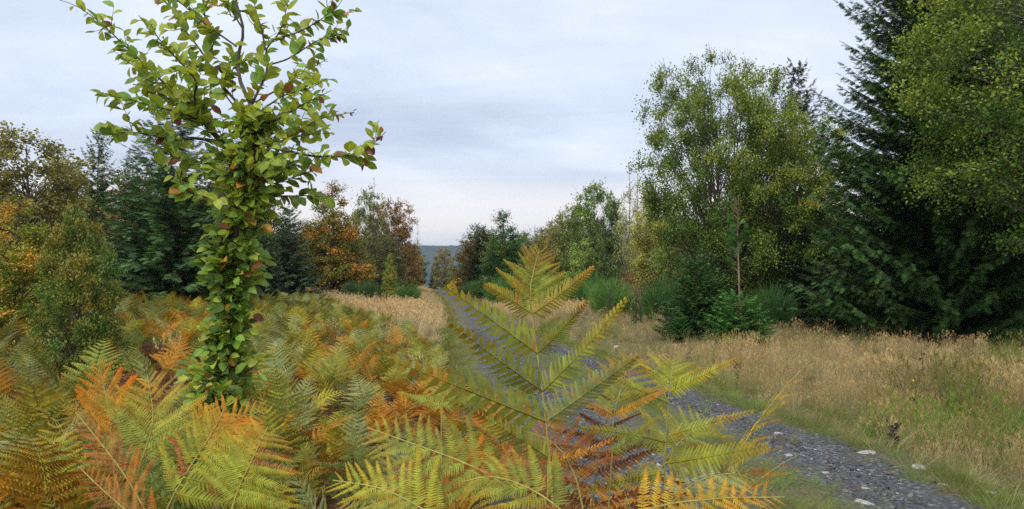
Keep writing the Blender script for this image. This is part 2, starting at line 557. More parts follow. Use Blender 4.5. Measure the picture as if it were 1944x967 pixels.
def pinna_template(n=18, wmax=0.20, hi=False, droop=0.12, side=0.0, wither=0.0, seed=0, tipc=(1.25, 0.85, 0.55), narrow=1.0):
    """one branch of a bracken frond, length 1 along +X, leaflets to both sides"""
    r = np.random.default_rng(seed)
    V, F4, Cc = [], [], []

    def pos(x, y, z=0.0):
        return np.array([x, y + side * x * x, z - droop * x * x])

    def colr(x, k=1.0):
        m = smooth(.55, 1.0, x)
        return (k * (1 + (tipc[0] - 1) * m), k * (1 + (tipc[1] - 1) * m), k * (1 + (tipc[2] - 1) * m))
    # midrib as a slim three-sided bar
    ns = 9
    for k in range(ns):
        x = k / (ns - 1)
        w0 = 0.008 * (1 - 0.8 * x)
        p = pos(x, 0)
        for dy, dz in ((-w0, 0), (w0, 0), (0, w0 * 1.4)):
            V.append(tuple(p + (0, dy, dz))); Cc.append((1.35, 1.25, 1.0))
    for k in range(ns - 1):
        a = k * 3
        F4 += [(a, a + 3, a + 5, a + 2), (a + 1, a + 2, a + 5, a + 4), (a, a + 1, a + 4, a + 3)]
    for k in range(n):
        t = 0.03 + 0.94 * (k + .5) / n
        Lp = wmax * (1 - t) ** 0.72 * min(1, 0.7 + t * 4) + 0.012
        for s in (-1, 1):
            L = Lp * r.uniform(.88, 1.1)
            ang = math.radians(r.uniform(62, 76) - 18 * t)
            dz = r.uniform(-.20, .0) + r.uniform(-1, 1) * wither
            d = norm(np.array([math.cos(ang), s * math.sin(ang), dz - .12 * r.random()]))
            if wither: L *= r.uniform(.5, 1.0)
            B = basis(d, np.array([r.uniform(-.25, .25) + wither * r.uniform(-1, 1), 0, 1.0]))
            p0 = pos(t + s * 0.1 / n, 0)
            h0 = 0.40 / n * narrow
            base = len(V)
            shade = r.uniform(.9, 1.1)
            if not hi:
                pr = ((0, .7), (.35, 1.0), (1.0, .08))
                for (u, hh) in pr:
                    for y in (-1, 1):
                        q = p0 + B @ np.array([u * L, y * hh * h0, -0.18 * L * u * u])
                        V.append(tuple(q)); Cc.append(colr(min(1, t + .25 * u), shade))
                for j in range(len(pr) - 1):
                    a = base + j * 2
                    F4.append((a, a + 2, a + 3, a + 1))
            else:
                m = 8
                for j in range(2 * m + 1):
                    u = j / (2 * m)
                    env = h0 * (1.15 - 0.75 * u) * (1 if u < 1 else .1)
                    hh = env * (1.12 if j % 2 else 0.55)
                    sh = 0.25 * h0 if j % 2 else 0
                    for y, lift in ((-1, .25), (0, 0), (1, .25)):
                        q = p0 + B @ np.array([u * L + (sh if y else 0), y * hh, lift * hh - 0.22 * L * u * u])
                        V.append(tuple(q)); Cc.append(colr(min(1, t + .2 * u), shade * (1.08 if y == 0 else 1)))
                for j in range(2 * m):
                    a = base + j * 3
                    F4 += [(a, a + 3, a + 4, a + 1), (a + 1, a + 4, a + 5, a + 2)]
    v, f, c = T(V, F4, Cc)
    return v, f, c


PIN_LO = [pinna_template(14, .15, droop=.14, seed=1), pinna_template(14, .145, droop=.34, seed=2, side=.10),
          pinna_template(11, .15, droop=.50, wither=.6, seed=3)]
PIN_MID = [pinna_template(21, .145, droop=.10, seed=5), pinna_template(21, .15, droop=.28, seed=6, side=.10),
           pinna_template(19, .14, droop=.26, seed=7, side=-.10), pinna_template(16, .15, droop=.6, wither=.7, seed=8)]
PIN_HI = [pinna_template(25, .125, True, .12, seed=11, side=.04), pinna_template(25, .13, True, .30, seed=12, side=.10),
          pinna_template(23, .12, True, .18, seed=13, side=-.09), pinna_template(20, .13, True, .45, wither=.7, seed=14),
          pinna_template(22, .15, True, -.10, seed=15, side=.05), pinna_template(15, .18, False, .10, seed=16, narrow=.85)]


def tmesh(name, Tm, mat, shade=False):
    g = G(); g.add(Tm[0], Tm[1], Tm[2]); return g.mesh(name, mat, shade)


def m4(B, p, s):
    s = np.broadcast_to(np.asarray(s, float), (3,))
    m = np.eye(4)
    m[:3, :3] = B * s[None, :]
    m[:3, 3] = p
    return Matrix(m.tolist())


ME_PIN_MID = [tmesh('pinna', t, M_fern) for t in PIN_MID]
ME_PIN_HI = [tmesh('pinna', t, M_fern) for t in PIN_HI]


# ------------------------------------------------------------------ bracken fronds
def frond_shape(seed, stipe=.45, blade=.75, lean=.15, curve=.9, npairs=11, pl=.42, ntemp=3, pitch=(.45, .3)):
    """rachis points and the placing (template, basis, origin, length, fraction) of each pinna"""
    r = np.random.default_rng(seed)
    n = 16
    Ltot = stipe + blade
    s = np.linspace(0, Ltot, n)
    th = lean + curve * (s / Ltot) ** 1.6
    yaw = r.uniform(-.2, .2) * (s / Ltot)
    dx = np.stack([np.sin(th) * np.cos(yaw), np.sin(th) * np.sin(yaw), np.cos(th)], -1)
    P = np.concatenate([[np.zeros(3)], np.cumsum((dx[1:] + dx[:-1]) / 2 * (Ltot / (n - 1)), 0)])
    out = []
    for k in range(npairs):
        u = (k / npairs) ** 0.92
        ss_ = stipe + blade * u * .97
        p = np.array([np.interp(ss_, s, P[:, a]) for a in range(3)])
        t = norm(np.array([np.interp(ss_, s, dx[:, a]) for a in range(3)]))
        side = norm(np.cross(t, [0, 0, 1.0]) + 1e-6)
        nrm = np.cross(side, t)
        for sg in (-1, 1):
            L = pl * (1 - u) ** 0.85 * r.uniform(.85, 1.08) + 0.02
            d = norm(sg * side + t * (pitch[0] + .35 * u) + nrm * r.uniform(-.02, pitch[1]) * (1 - u))
            out.append((int(r.integers(0, ntemp)), basis(d, nrm + r.normal(0, .12, 3)), p, L, u))
    return s, P, out


def stem_geom(P, r0, r1, col0, col1, sides=5):
    g = G()
    n = len(P)
    t = np.linspace(0, 1, n)[:, None]
    c = (np.array(col0) * (1 - t) + np.array(col1) * t).repeat(sides, 0)
    g.tube(P, np.linspace(r0, r1, n), c, sides)
    return g


FERN_SHAPES = []
for k in range(7):
    prm = [dict(), dict(stipe=.55, blade=.8, curve=.6, pl=.45), dict(stipe=.35, blade=.65, curve=1.2, pl=.36, npairs=10),
           dict(stipe=.5, blade=.9, curve=1.1, pl=.5, npairs=12), dict(stipe=.3, blade=.55, curve=.4, pl=.33, npairs=9),
           dict(stipe=.6, blade=.7, curve=1.35, pl=.42, npairs=10, lean=.3), dict(stipe=.25, blade=.7, curve=2.0, pl=.3, npairs=9, lean=.5)][k]
    s_, P_, out_ = frond_shape(40 + k, **prm)
    FERN_SHAPES.append((stem_geom(P_, .006, .0012, (.32, .20, .08), (.36, .36, .10)).mesh('fern_stem', M_stem), out_))

GREEN = np.array([.19, .265, .06]); PALE = np.array([.31, .37, .14]); YELG = np.array([.325, .345, .042])
ORANGE = np.array([.47, .245, .03]); RUST = np.array([.285, .13, .042]); BROWN = np.array([.14, .065, .032]); GOLD = np.array([.54, .37, .04])


def fern_thing(loc, rz, scale, shape, tint, tint2, label, group, r, tilt=0.0):
    e = empty('bracken_fern', loc, rz, (scale, scale, scale))
    e.rotation_euler = (r.normal(0, .08), tilt, rz)
    tag(e, label, 'fern', group)
    me, pins = FERN_SHAPES[shape]
    link('stem', me, e)
    wither = shape == 6
    for (ti, B, p, L, u) in pins:
        f = np.clip(u * .8 + r.normal(0, .15), 0, 1)
        c = (tint * (1 - f) + tint2 * f) * r.uniform(.85, 1.12)
        mi = 3 if wither or r.random() < .06 else ti
        if mi == 3 and not wither: c = RUST * r.uniform(.8, 1.4)
        link('pinna', ME_PIN_MID[mi], e, m4(B, p, L), c)
    return e


def spline(K, n):
    K = np.asarray(K, float)
    d = np.concatenate([[0], np.cumsum(np.linalg.norm(np.diff(K, axis=0), axis=1))])
    m = len(K)
    T_ = np.gradient(K, d, axis=0) if m > 2 else np.repeat((K[1:] - K[:1]) / d[-1], 2, 0)
    q = np.linspace(0, d[-1], n)
    out = []
    for x in q:
        i = min(max(np.searchsorted(d, x) - 1, 0), m - 2)
        h = d[i + 1] - d[i]; t = (x - d[i]) / h
        out.append((2 * t ** 3 - 3 * t ** 2 + 1) * K[i] + (t ** 3 - 2 * t ** 2 + t) * h * T_[i] + (-2 * t ** 3 + 3 * t ** 2) * K[i + 1] + (t ** 3 - t ** 2) * h * T_[i + 1])
    return np.array(out)


def hero_fern(label, keys, extra=(), top=None, normal=(0, -1, .35), radius=.006, cols=(YELG, ORANGE), stemc=((.30, .10, .03), (.38, .36, .09)), seed=0,
              pinnae=None, templ=(0, 1, 2)):
    """keys: (px,py,Y) along the rachis from its foot; top: dict(u0, n, l0, angle, sides) for the regular pairs;
    extra: (base u, tip px, py, Y, template, tint)"""
    r = np.random.default_rng(seed)
    K = [W(*k) for k in keys]
    if K[0][2] > .05:
        foot = K[0] + (K[0] - K[1]) * 0.3
        foot = np.array([foot[0], foot[1], float(height(foot[0], foot[1])) - .02]) if K[0][2] < 1.2 else K[0]
        K = [foot] + K
        uf = np.linalg.norm(K[1] - K[0]) / sum(np.linalg.norm(K[i + 1] - K[i]) for i in range(len(K) - 1))
    else: uf = 0.0
    P = spline(K, 44)
    rows = 483.5 - F * ((P[:, 2] - EYE) * math.cos(PITCH) - P[:, 1] * math.sin(PITCH)) / ((P[:, 2] - EYE) * math.sin(PITCH) + P[:, 1] * math.cos(PITCH))

    def conv(u):
        """a fraction of the traced part, or a row of the photograph, as a fraction of the whole rachis"""
        if u <= 1: return uf + (1 - uf) * u
        i = len(P) - 1
        while i > 0 and rows[i] < u: i -= 1
        a, b = rows[i], rows[min(i + 1, len(P) - 1)]
        return (i + ((a - u) / (a - b) if a != b else 0)) / (len(P) - 1)
    o0 = P[0].copy()
    e = empty('bracken_fern', o0)
    tag(e, label, 'fern')
    link('stem', stem_geom(P - o0, radius, .0012, *stemc, sides=6).mesh('stem', M_stem, True), e)
    tt = np.linspace(0, 1, len(P))
    Td = norm(np.gradient(P, axis=0))
    nrm0 = norm(np.array(normal, float))

    def at(u):
        return np.array([np.interp(u, tt, P[:, a]) for a in range(3)]), norm(np.array([np.interp(u, tt, Td[:, a]) for a in range(3)]))
    if top:
        n = top['n']
        top['u0'] = conv(top['u0'])
        for k in range(n):
            q = k / n
            u = top['u0'] + (1 - top['u0']) * (q ** .93) * .985
            p, t = at(u)
            side = norm(np.cross(nrm0, t))
            for sg in (-1, 1):
                L = top['l0'] * (1 - q) ** top.get('pw', .9) * r.uniform(.88, 1.08) * top.get('sides', (1, 1))[0 if sg > 0 else 1] + .018
                an = top.get('angs', (top.get('ang', 55),) * 2)[0 if sg > 0 else 1]
                a = math.radians(an - 8 * q + r.normal(0, 3))
                d = norm(sg * side * math.sin(a) + t * math.cos(a) + nrm0 * r.normal(.08, .15))
                f = np.clip(top.get('f0', 0) + q * top.get('fg', 1.0) + r.normal(0, .12), 0, 1)
                c = (cols[0] * (1 - f) + cols[1] * f) * r.uniform(.88, 1.1)
                ti = int(r.choice(templ))
                if r.random() < top.get('dead', .04): ti, c = 3, RUST * r.uniform(.9, 1.5)
                link('pinna', ME_PIN_HI[ti], e, m4(basis(d, nrm0 + r.normal(0, .24, 3)), p - o0, L), c)
    for ex in extra:
        u, px, py, Y, ti, c = ex[:6]
        u = conv(u)
        p, t = at(u)
        q = W(px, py, Y)
        L = np.linalg.norm(q - p)
        wid = ex[6] if len(ex) > 6 else 1.0
        link('pinna', ME_PIN_HI[ti], e, m4(basis(q - p, nrm0 + r.normal(0, .1, 3)), p - o0, (L, L * wid, L)), np.array(c) * r.uniform(.9, 1.1))
    return e


YG2 = np.array([.275, .31, .05])
hero_fern('tallest bracken fern with an orange tip, standing alone against the far track',
          [(1050, 967, 1.55), (1036, 800, 1.58), (1020, 671, 1.6), (1010, 596, 1.6), (1007, 548, 1.6), (1024, 474, 1.6)],
          extra=[(596, 912, 528, 1.50, 4, YG2 * (1.1, .95, 1)), (597, 1141, 510, 1.52, 4, YG2 * (1.2, .9, 1)),
                 (671, 852, 546, 1.42, 5, YG2), (671, 1114, 588, 1.45, 0, YG2 * .9),
                 (743, 862, 622, 1.40, 5, YG2 * .85), (743, 1188, 598, 1.46, 1, YG2),
                 (800, 745, 684, 1.38, 5, YG2 * .8), (800, 1228, 666, 1.45, 4, PALE * .9),
                 (812, 1138, 712, 1.62, 5, ORANGE), (870, 890, 760, 1.45, 1, YG2 * .8), (880, 1150, 850, 1.5, 3, ORANGE),
                 (930, 930, 830, 1.5, 3, RUST * 1.5), (630, 1075, 600, 1.7, 0, YG2 * .85), (630, 950, 620, 1.7, 0, YG2 * .85)],
          top=dict(u0=580, n=13, l0=.088, ang=52, fg=1.25, f0=-.45, pw=.85), seed=1, cols=(YG2, ORANGE), normal=(.05, -1, .15), radius=.0055)

# right-hand cluster
hero_fern('yellow green fern on a dark stalk, right of the tallest one',
          [(1262, 967, 1.85), (1263, 850, 1.87), (1268, 765, 1.9), (1280, 678, 1.95)],
          extra=[(745, 1392, 684, 1.8, 1, YELG), (765, 1180, 730, 1.7, 2, YG2), (830, 1405, 782, 1.72, 1, YG2 * 1.1), (840, 1120, 800, 1.7, 0, YG2 * .8),
                 (880, 1455, 852, 1.7, 0, YELG * .85, 1.5), (900, 1120, 905, 1.7, 1, YG2 * .8)],
          top=dict(u0=745, n=9, l0=.10, ang=55, f0=-.2, fg=.5), seed=2, cols=(YELG, ORANGE), stemc=((.07, .035, .02), (.3, .3, .08)), normal=(0, -1, .45))
hero_fern('bracken with orange lower leaflets directly right of the tallest fern',
          [(1155, 967, 1.75), (1162, 860, 1.78), (1165, 790, 1.8), (1185, 720, 1.85), (1200, 668, 1.9)],
          extra=[(790, 1080, 742, 1.7, 2, ORANGE * .9), (790, 1262, 735, 1.75, 1, ORANGE), (860, 1065, 850, 1.7, 3, RUST * 1.4), (860, 1240, 800, 1.7, 1, YG2 * .8)],
          top=dict(u0=780, n=9, l0=.12, ang=60, f0=.1, fg=.2, dead=.2), seed=3, cols=(YG2 * .9, ORANGE), stemc=((.12, .04, .03), (.3, .3, .08)), normal=(0, -.9, .6))
hero_fern('low bracken arching right with golden leaflets along the bottom of the gravel',
          [(1150, 1010, 1.55), (1240, 965, 1.55), (1350, 948, 1.58), (1490, 944, 1.62)],
          top=dict(u0=.2, n=13, l0=.10, ang=62, f0=.0, fg=.6, pw=.7), seed=4, cols=(GOLD, ORANGE), normal=(.1, -.5, 1), templ=(5, 1))
hero_fern('pale green fern low behind the golden arching frond',
          [(1250, 990, 1.95), (1300, 930, 2.0), (1380, 900, 2.1), (1440, 915, 2.2)],
          top=dict(u0=.2, n=11, l0=.13, ang=62, fg=.2), seed=5, cols=(PALE, GOLD), normal=(.2, -.6, 1))
hero_fern('rusty withered bracken crouched at the foot of the tallest fern',
          [(1110, 985, 1.7), (1090, 900, 1.75), (1060, 850, 1.8), (985, 815, 1.9)],
          top=dict(u0=.3, n=10, l0=.16, ang=60, f0=.4, fg=.6, dead=.5), seed=6, cols=(ORANGE, RUST), normal=(0, -.7, .7), templ=(3, 1, 2))
hero_fern('green fern spreading rightward beside the grassy middle of the track',
          [(1240, 985, 2.1), (1250, 900, 2.15), (1300, 830, 2.2), (1375, 800, 2.3)],
          top=dict(u0=.4, n=10, l0=.17, ang=58, f0=-.1, fg=.4), seed=16, cols=(YG2 * .85, YELG), normal=(.1, -.7, .8))
# centre-bottom fronds
hero_fern('yellow green frond arching left in front of the tallest stalk',
          [(1015, 1000, 1.45), (945, 912, 1.48), (876, 877, 1.5), (793, 846, 1.52), (697, 812, 1.55)],
          top=dict(u0=.25, n=12, l0=.15, ang=58, f0=-.1, fg=.3, pw=.7), seed=7, cols=(YG2, GOLD), normal=(-.1, -.6, .9))
hero_fern('bright yellow frond reaching the bottom edge left of centre',
          [(860, 1010, 1.35), (800, 965, 1.38), (730, 930, 1.4), (632, 912, 1.42)],
          top=dict(u0=.15, n=12, l0=.12, ang=55, f0=.0, fg=.5, pw=.75), seed=8, cols=(YELG * 1.1, GOLD), normal=(-.1, -.6, .9))
hero_fern('orange brown dry frond between two yellow ones at bottom centre',
          [(880, 1010, 1.6), (850, 940, 1.62), (810, 890, 1.66), (760, 865, 1.7)],
          top=dict(u0=.2, n=11, l0=.17, ang=60, f0=.2, fg=.6, dead=.35), seed=9, cols=(ORANGE * .9, RUST * 1.2), normal=(-.1, -.6, .9), templ=(1, 2, 3))
hero_fern('small fresh green fern on a dark stalk among rusty bracken',
          [(838, 850, 2.3), (838, 790, 2.35), (840, 765, 2.4), (846, 735, 2.45)],
          top=dict(u0=.62, n=7, l0=.16, ang=62, f0=-.2, fg=.4), seed=10, cols=(YG2, PALE), normal=(0, -.8, .8), stemc=((.05, .04, .03), (.3, .3, .1)))
hero_fern('arching yellow green fern leaning down over the bottom edge',
          [(1100, 1000, 1.3), (1010, 930, 1.32), (930, 905, 1.34), (880, 915, 1.36)],
          top=dict(u0=.2, n=10, l0=.13, ang=58, f0=.0, fg=.3, pw=.7), seed=17, cols=(YG2 * .9, GOLD), normal=(-.1, -.5, 1))
# bottom-left fronds
hero_fern('broad yellow green fern below the slim beech, its top pinnae orange',
          [(300, 1010, 1.95), (322, 956, 1.95), (365, 880, 2.0), (408, 813, 2.05), (425, 778, 2.1)],
          top=dict(u0=.30, n=14, l0=.235, angs=(48, 86), f0=-.5, fg=1.5, sides=(.62, 1.05), pw=.6), seed=11, cols=(YELG * (1., 1.05, 1.1), ORANGE * 1.1), normal=(.1, -.85, .5))
hero_fern('yellow green frond at the right of the bottom left clump',
          [(430, 1010, 1.8), (448, 940, 1.83), (475, 880, 1.86), (508, 812, 1.9)],
          top=dict(u0=.3, n=12, l0=.15, angs=(60, 84), f0=-.2, fg=1.0, pw=.6), seed=12, cols=(YELG * (1, 1.05, 1.1), ORANGE * (1, 1.05, 1.3)), normal=(.1, -.85, .5))
hero_fern('upright frond with a pointed golden tip in the bottom left clump',
          [(250, 1010, 2.2), (262, 900, 2.2), (290, 800, 2.25), (280, 712, 2.3)],
          top=dict(u0=.45, n=12, l0=.23, ang=50, f0=-.2, fg=1.1), seed=13, cols=(YG2 * 1.05, GOLD * (1, .85, .8)), normal=(.1, -.9, .4))
hero_fern('narrow golden orange frond standing highest in the bottom left clump',
          [(230, 1010, 2.4), (215, 880, 2.4), (208, 790, 2.42), (186, 684, 2.45)],
          top=dict(u0=.55, n=12, l0=.16, ang=40, f0=.5, fg=.6), seed=14, cols=(GOLD * (1, .8, .7), ORANGE), normal=(.1, -.9, .4))
hero_fern('curled rust orange dead frond leaning left in the bottom left clump',
          [(290, 1000, 2.1), (235, 900, 2.12), (190, 840, 2.15), (146, 786, 2.2)],
          top=dict(u0=.25, n=15, l0=.10, ang=44, f0=.5, fg=.4, dead=.5), seed=15, cols=(ORANGE * .85, RUST * 1.4), normal=(.3, -.8, .5), templ=(3, 1, 2))
hero_fern('dry orange frond curling out at the lowest part of the bottom left clump',
          [(330, 1030, 1.7), (260, 985, 1.7), (200, 935, 1.72), (148, 885, 1.75)],
          top=dict(u0=.15, n=15, l0=.09, ang=46, f0=.4, fg=.5, dead=.5), seed=18, cols=(ORANGE * .9, RUST * 1.4), normal=(.3, -.8, .5), templ=(3, 1, 2))
hero_fern('golden frond fanning right beneath the slim beech',
          [(360, 900, 2.4), (400, 850, 2.42), (440, 800, 2.45), (500, 780, 2.5)],
          top=dict(u0=.3, n=10, l0=.16, ang=60, f0=.5, fg=.5), seed=19, cols=(GOLD * (1, .8, .8), ORANGE), normal=(.1, -.8, .6))

# ------------------------------------------------------------------ individually built ferns of the near stand
r = np.random.default_rng(77)
COLOUR_WORD = {'g': 'olive green', 'p': 'pale grey green', 'y': 'yellow green', 'o': 'orange', 'b': 'brown collapsed'}


def fern_label(x, y, k, tall):
    px = 972 + F * x / y
    col = COLOUR_WORD[k]
    size = '' if k == 'b' else ('tall ' if tall else 'low ')
    deep = ('front row' if y < 3.1 else 'second row' if y < 4.2 else 'middle rows' if y < 5.6 else 'back row')
    place = ('at the left edge' if px < 90 else 'left of the bottom left clump' if px < 230 else 'behind the bottom left clump' if px < 360 and y > 2.6 else
             'by the slim beech' if px < 520 else 'just right of the slim beech' if px < 640 else 'between beech and tallest fern' if px < 780 else 'left of the tallest fern' if px < 940 else 'by the tallest fern' if px < 1090 else 'in the right cluster')
    return '%s%s bracken, %s, %s' % (size, col, deep, place)


PAL = {'g': (GREEN, YELG), 'p': (PALE, PALE * .9), 'y': (YELG * .85, GOLD), 'o': (ORANGE, ORANGE * .9), 'b': (RUST, BROWN * 1.5)}


def fern_colour(x, y, r):
    """which colour a fern has here: autumn patches"""
    a = fbm(x / 1.2 + 7, y / 1.9, 51, 3)
    b = fbm(x / 1.1, y / 1.5 + 9, 61, 2)
    if (((x + 6.4) / 1.9) ** 2 + ((y - 12.5) / 2.6) ** 2 < 1) or (((x + 6.6) / 1.0) ** 2 + ((y - 9.6) / 1.2) ** 2 < 1): return 'b' if r.random() < .85 else 'g'
    if (x + .85) ** 2 / .3 + ((y - 7.8) / 1.8) ** 2 < 1 or (x + .2) ** 2 / .09 + ((y - 3.8) / 1.2) ** 2 < 1: return 'o' if r.random() < .7 else 'b'
    q = r.random()
    if -1.25 < x < -.38 and y < 6.2: return 'p' if q < .45 else 'g' if q < .75 else 'y' if q < .85 else 'b'
    if y > 20 and q < .25 and (a > .59 or q < .03): return 'g' if q < .12 else 'p'
    if a > .57: return 'o' if q < .36 else ('b' if q < .74 else 'y')
    if b > .60: return 'p' if q < .75 else 'y'
    if q < .08: return 'o'
    if q < (.29 if 5 < y < 17 else .20): return 'b'
    return 'g' if q < .52 else ('y' if q < .74 else 'p')


spots = []
tries = 0
while len(spots) < 125 and tries < 9000:
    tries += 1
    y = 2.3 + 4.9 * r.random() ** .8
    x = r.uniform(-.78 * y - .3, float(pc(y)) - 1.35)
    if fernside(x, y) < -.15: continue
    if (x + 1.33) ** 2 + (y - 3.5) ** 2 < .05: continue
    if min([(x - a) ** 2 + (y - b) ** 2 for a, b in spots] + [9]) < .04: continue
    spots.append((x, y))
forced = {}
for px, y, k, sc_ in [(1110, 1.9, 'o', .72), (1135, 2.3, 'b', .95), (1165, 2.1, 'y', .86), (1195, 2.5, 'o', .98), (1215, 2.0, 'b', .8), (1235, 2.6, 'y', 1.02), (1262, 2.25, 'g', .84),
                      (1290, 2.1, 'o', .70), (1320, 2.5, 'y', .86), (1345, 2.2, 'b', .78), (1085, 2.5, 'o', .88), (1060, 2.1, 'b', .85), (1020, 2.3, 'o', .74), (985, 2.0, 'y', .62), (1180, 1.8, 'b', .7),
                      (1250, 1.9, 'o', .62), (1100, 2.8, 'b', 1.0), (1000, 1.75, 'b', .6)]:
    x = (px - 972) / F * y
    spots.append((x, y)); forced[(x, y)] = (k, sc_)
for (x, y) in spots:
    k = fern_colour(x, y, r)
    sc_ = r.uniform(.42, .70) * (1.0 if k != 'b' else .85)
    if (x, y) in forced: k, sc_ = forced[(x, y)]
    shp = 6 if k == 'b' else int(r.integers(0, 6))
    if (x, y) in forced: shp = (0, 1, 4)[int(r.integers(0, 3))]
    fern_thing((x, y, float(height(x, y)) - .02), r.uniform(0, 2 * PI), sc_, shp, PAL[k][0], PAL[k][1], fern_label(x, y, k, sc_ > .56),
               COLOUR_WORD[k] + ' ferns of the near stand', r)

_same = {}
for o in COL.objects:
    if o.parent is None and o.get('category') == 'fern': _same.setdefault(o['label'], []).append(o)
for lab, L_ in _same.items():
    if len(L_) < 2: continue
    L_.sort(key=lambda o: o.location.x / o.location.y)
    n_ = len(L_)
    for k, o in enumerate(L_):
        o['label'] = lab + ', ' + ('leftmost' if k == 0 else 'rightmost' if k == n_ - 1 else ('middle one' if n_ == 3 else ('second', 'third', 'fourth', 'fifth', 'sixth')[k - 1] + ' from left'))

# ------------------------------------------------------------------ scattering
def scatter_nodes():
    ng = bpy.data.node_groups.new('scatter', 'GeometryNodeTree')
    ng.interface.new_socket('Geometry', in_out='INPUT', socket_type='NodeSocketGeometry')
    ng.interface.new_socket('Geometry', in_out='OUTPUT', socket_type='NodeSocketGeometry')
    return ng


def scatter(name, protos, P, rot, scl, idx, tint, label, cat):
    c = bpy.data.collections.new(name + '_kinds')
    for k, me in enumerate(protos):
        o = bpy.data.objects.new('%s_kind.%03d' % (name, k), me)
        c.objects.link(o)
    me = bpy.data.meshes.new(name)
    n = len(P)
    me.vertices.add(n)
    me.vertices.foreach_set('co', np.asarray(P, np.float32).ravel())
    for nm, ty, arr, key in (('rot', 'FLOAT_VECTOR', rot, 'vector'), ('scl', 'FLOAT_VECTOR', scl, 'vector'), ('idx', 'INT', idx, 'value'),):
        a = me.attributes.new(nm, ty, 'POINT')
        a.data.foreach_set(key, np.asarray(arr, np.int32 if ty == 'INT' else np.float32).ravel())
    a = me.attributes.new('tint', 'FLOAT_COLOR', 'POINT')
    a.data.foreach_set('color', np.concatenate([tint, np.ones((n, 1))], 1).astype(np.float32).ravel())
    o = link(name, me)
    ng = scatter_nodes()
    N = ng.nodes
    gi, go = N.new('NodeGroupInput'), N.new('NodeGroupOutput')
    ci = N.new('GeometryNodeCollectionInfo')
    ci.inputs['Collection'].default_value = c
    ci.inputs['Separate Children'].default_value = True
    ci.inputs['Reset Children'].default_value = True
    ip = N.new('GeometryNodeInstanceOnPoints')
    ip.inputs['Pick Instance'].default_value = True
    L = ng.links
    L.new(gi.outputs[0], ip.inputs['Points'])
    L.new(ci.outputs[0], ip.inputs['Instance'])
    for nm, ty, sk in (('rot', 'FLOAT_VECTOR', 'Rotation'), ('scl', 'FLOAT_VECTOR', 'Scale'), ('idx', 'INT', 'Instance Index')):
        na = N.new('GeometryNodeInputNamedAttribute')
        na.data_type = ty
        na.inputs['Name'].default_value = nm
        L.new(na.outputs[0], ip.inputs[sk])
    L.new(ip.outputs[0], go.inputs[0])
    md = o.modifiers.new('scatter', 'NODES')
    md.node_group = ng
    tag(o, label, cat, kind='stuff')
    return o


# --- bracken mass
def fern_mesh(seed, wither=False, lo=True, **prm):
    s_, P_, out_ = frond_shape(seed, **prm)
    g = stem_geom(P_, .006, .001, (.85, .6, .4), (1.1, 1.0, .8), 3)
    r_ = np.random.default_rng(seed)
    for (ti, B, p, L, u) in out_:
        Tm = PIN_LO[2 if wither or r_.random() < .08 else ti % 2]
        k = r_.uniform(.82, 1.15)
        g.stamp(Tm, B[None], p[None], np.array([L]), np.array([[k, k * (1 - .08 * u), k * (1 - .15 * u)]]))
    return g.mesh('bracken', M_fern_i)


fprot = [fern_mesh(101), fern_mesh(102, stipe=.55, blade=.8, curve=.6, pl=.45), fern_mesh(103, stipe=.35, blade=.65, curve=1.2, pl=.36, npairs=10),
         fern_mesh(104, stipe=.5, blade=.9, curve=1.1, pl=.5, npairs=12), fern_mesh(105, stipe=.6, blade=.7, curve=1.35, pl=.42, npairs=10, lean=.3),
         fern_mesh(106, stipe=.3, blade=.6, curve=.4, pl=.33, npairs=9), fern_mesh(107, stipe=.4, blade=.75, curve=.9, pl=.38, npairs=11, pitch=(.7, .5)),
         fern_mesh(108, True, stipe=.2, blade=.7, curve=2.0, pl=.32, npairs=9, lean=.6), fern_mesh(109, True, stipe=.1, blade=.8, curve=1.2, pl=.3, npairs=9, lean=1.1)]
FP, FR, FS, FI, FT = [], [], [], [], []
bands = [(2.0, 7, 22), (7, 16, 19), (16, 30, 10), (30, 62, 3.4)]
for (y0, y1, dens) in bands:
    n = int(dens * .5 * .8 * (y1 ** 2 - y0 ** 2) * 1.25)
    yy = np.sqrt(r.uniform(y0 ** 2, y1 ** 2, n))
    xx = r.uniform(-1, .1, n) * .82 * yy + .2
    fs = fernside(xx, yy)
    ok = (fs > -.1 + .8 * (fbm(xx, yy, 71) - .5)) & (xx > -34)
    gaps = fbm(xx / 1.3, yy / 1.6, 91, 3)
    ok &= (gaps > .36) | (yy > 25)
    ok &= ((xx + 1.33) ** 2 + (yy - 3.5) ** 2 > .04)
    for x, y, f in zip(xx[ok], yy[ok], fs[ok]):
        k = fern_colour(x, y, r)
        low = k == 'b' or r.random() < .12
        FI.append(int(r.integers(7, 9)) if low else int(r.integers(0, 7)))
        t = PAL[k][0] * (1 - .5 * r.random()) + PAL[k][1] * .4 * r.random()
        t = (PAL[k][0] * (.6 + .4 * r.random()) + PAL[k][1] * .4 * r.random()) * r.uniform(.8, 1.15)
        if low and k != 'b': t = RUST * r.uniform(.6, 1.3)
        FT.append(t)
        sc_ = r.uniform(.45, .80) * (.9 if y < 8 else 1.0) * (1 + .2 * smooth(0, 8, f) * smooth(15, 25, y)) * (.72 + .28 * smooth(0, 2.5, f))
        if y < 3.2: sc_ *= .8
        if k == 'b': sc_ *= .75
        FS.append((sc_,) * 3)
        FR.append((r.normal(0, .12), r.normal(0, .12), r.uniform(0, 2 * PI)))
        FP.append((x, y, float(height(x, y)) - .02))
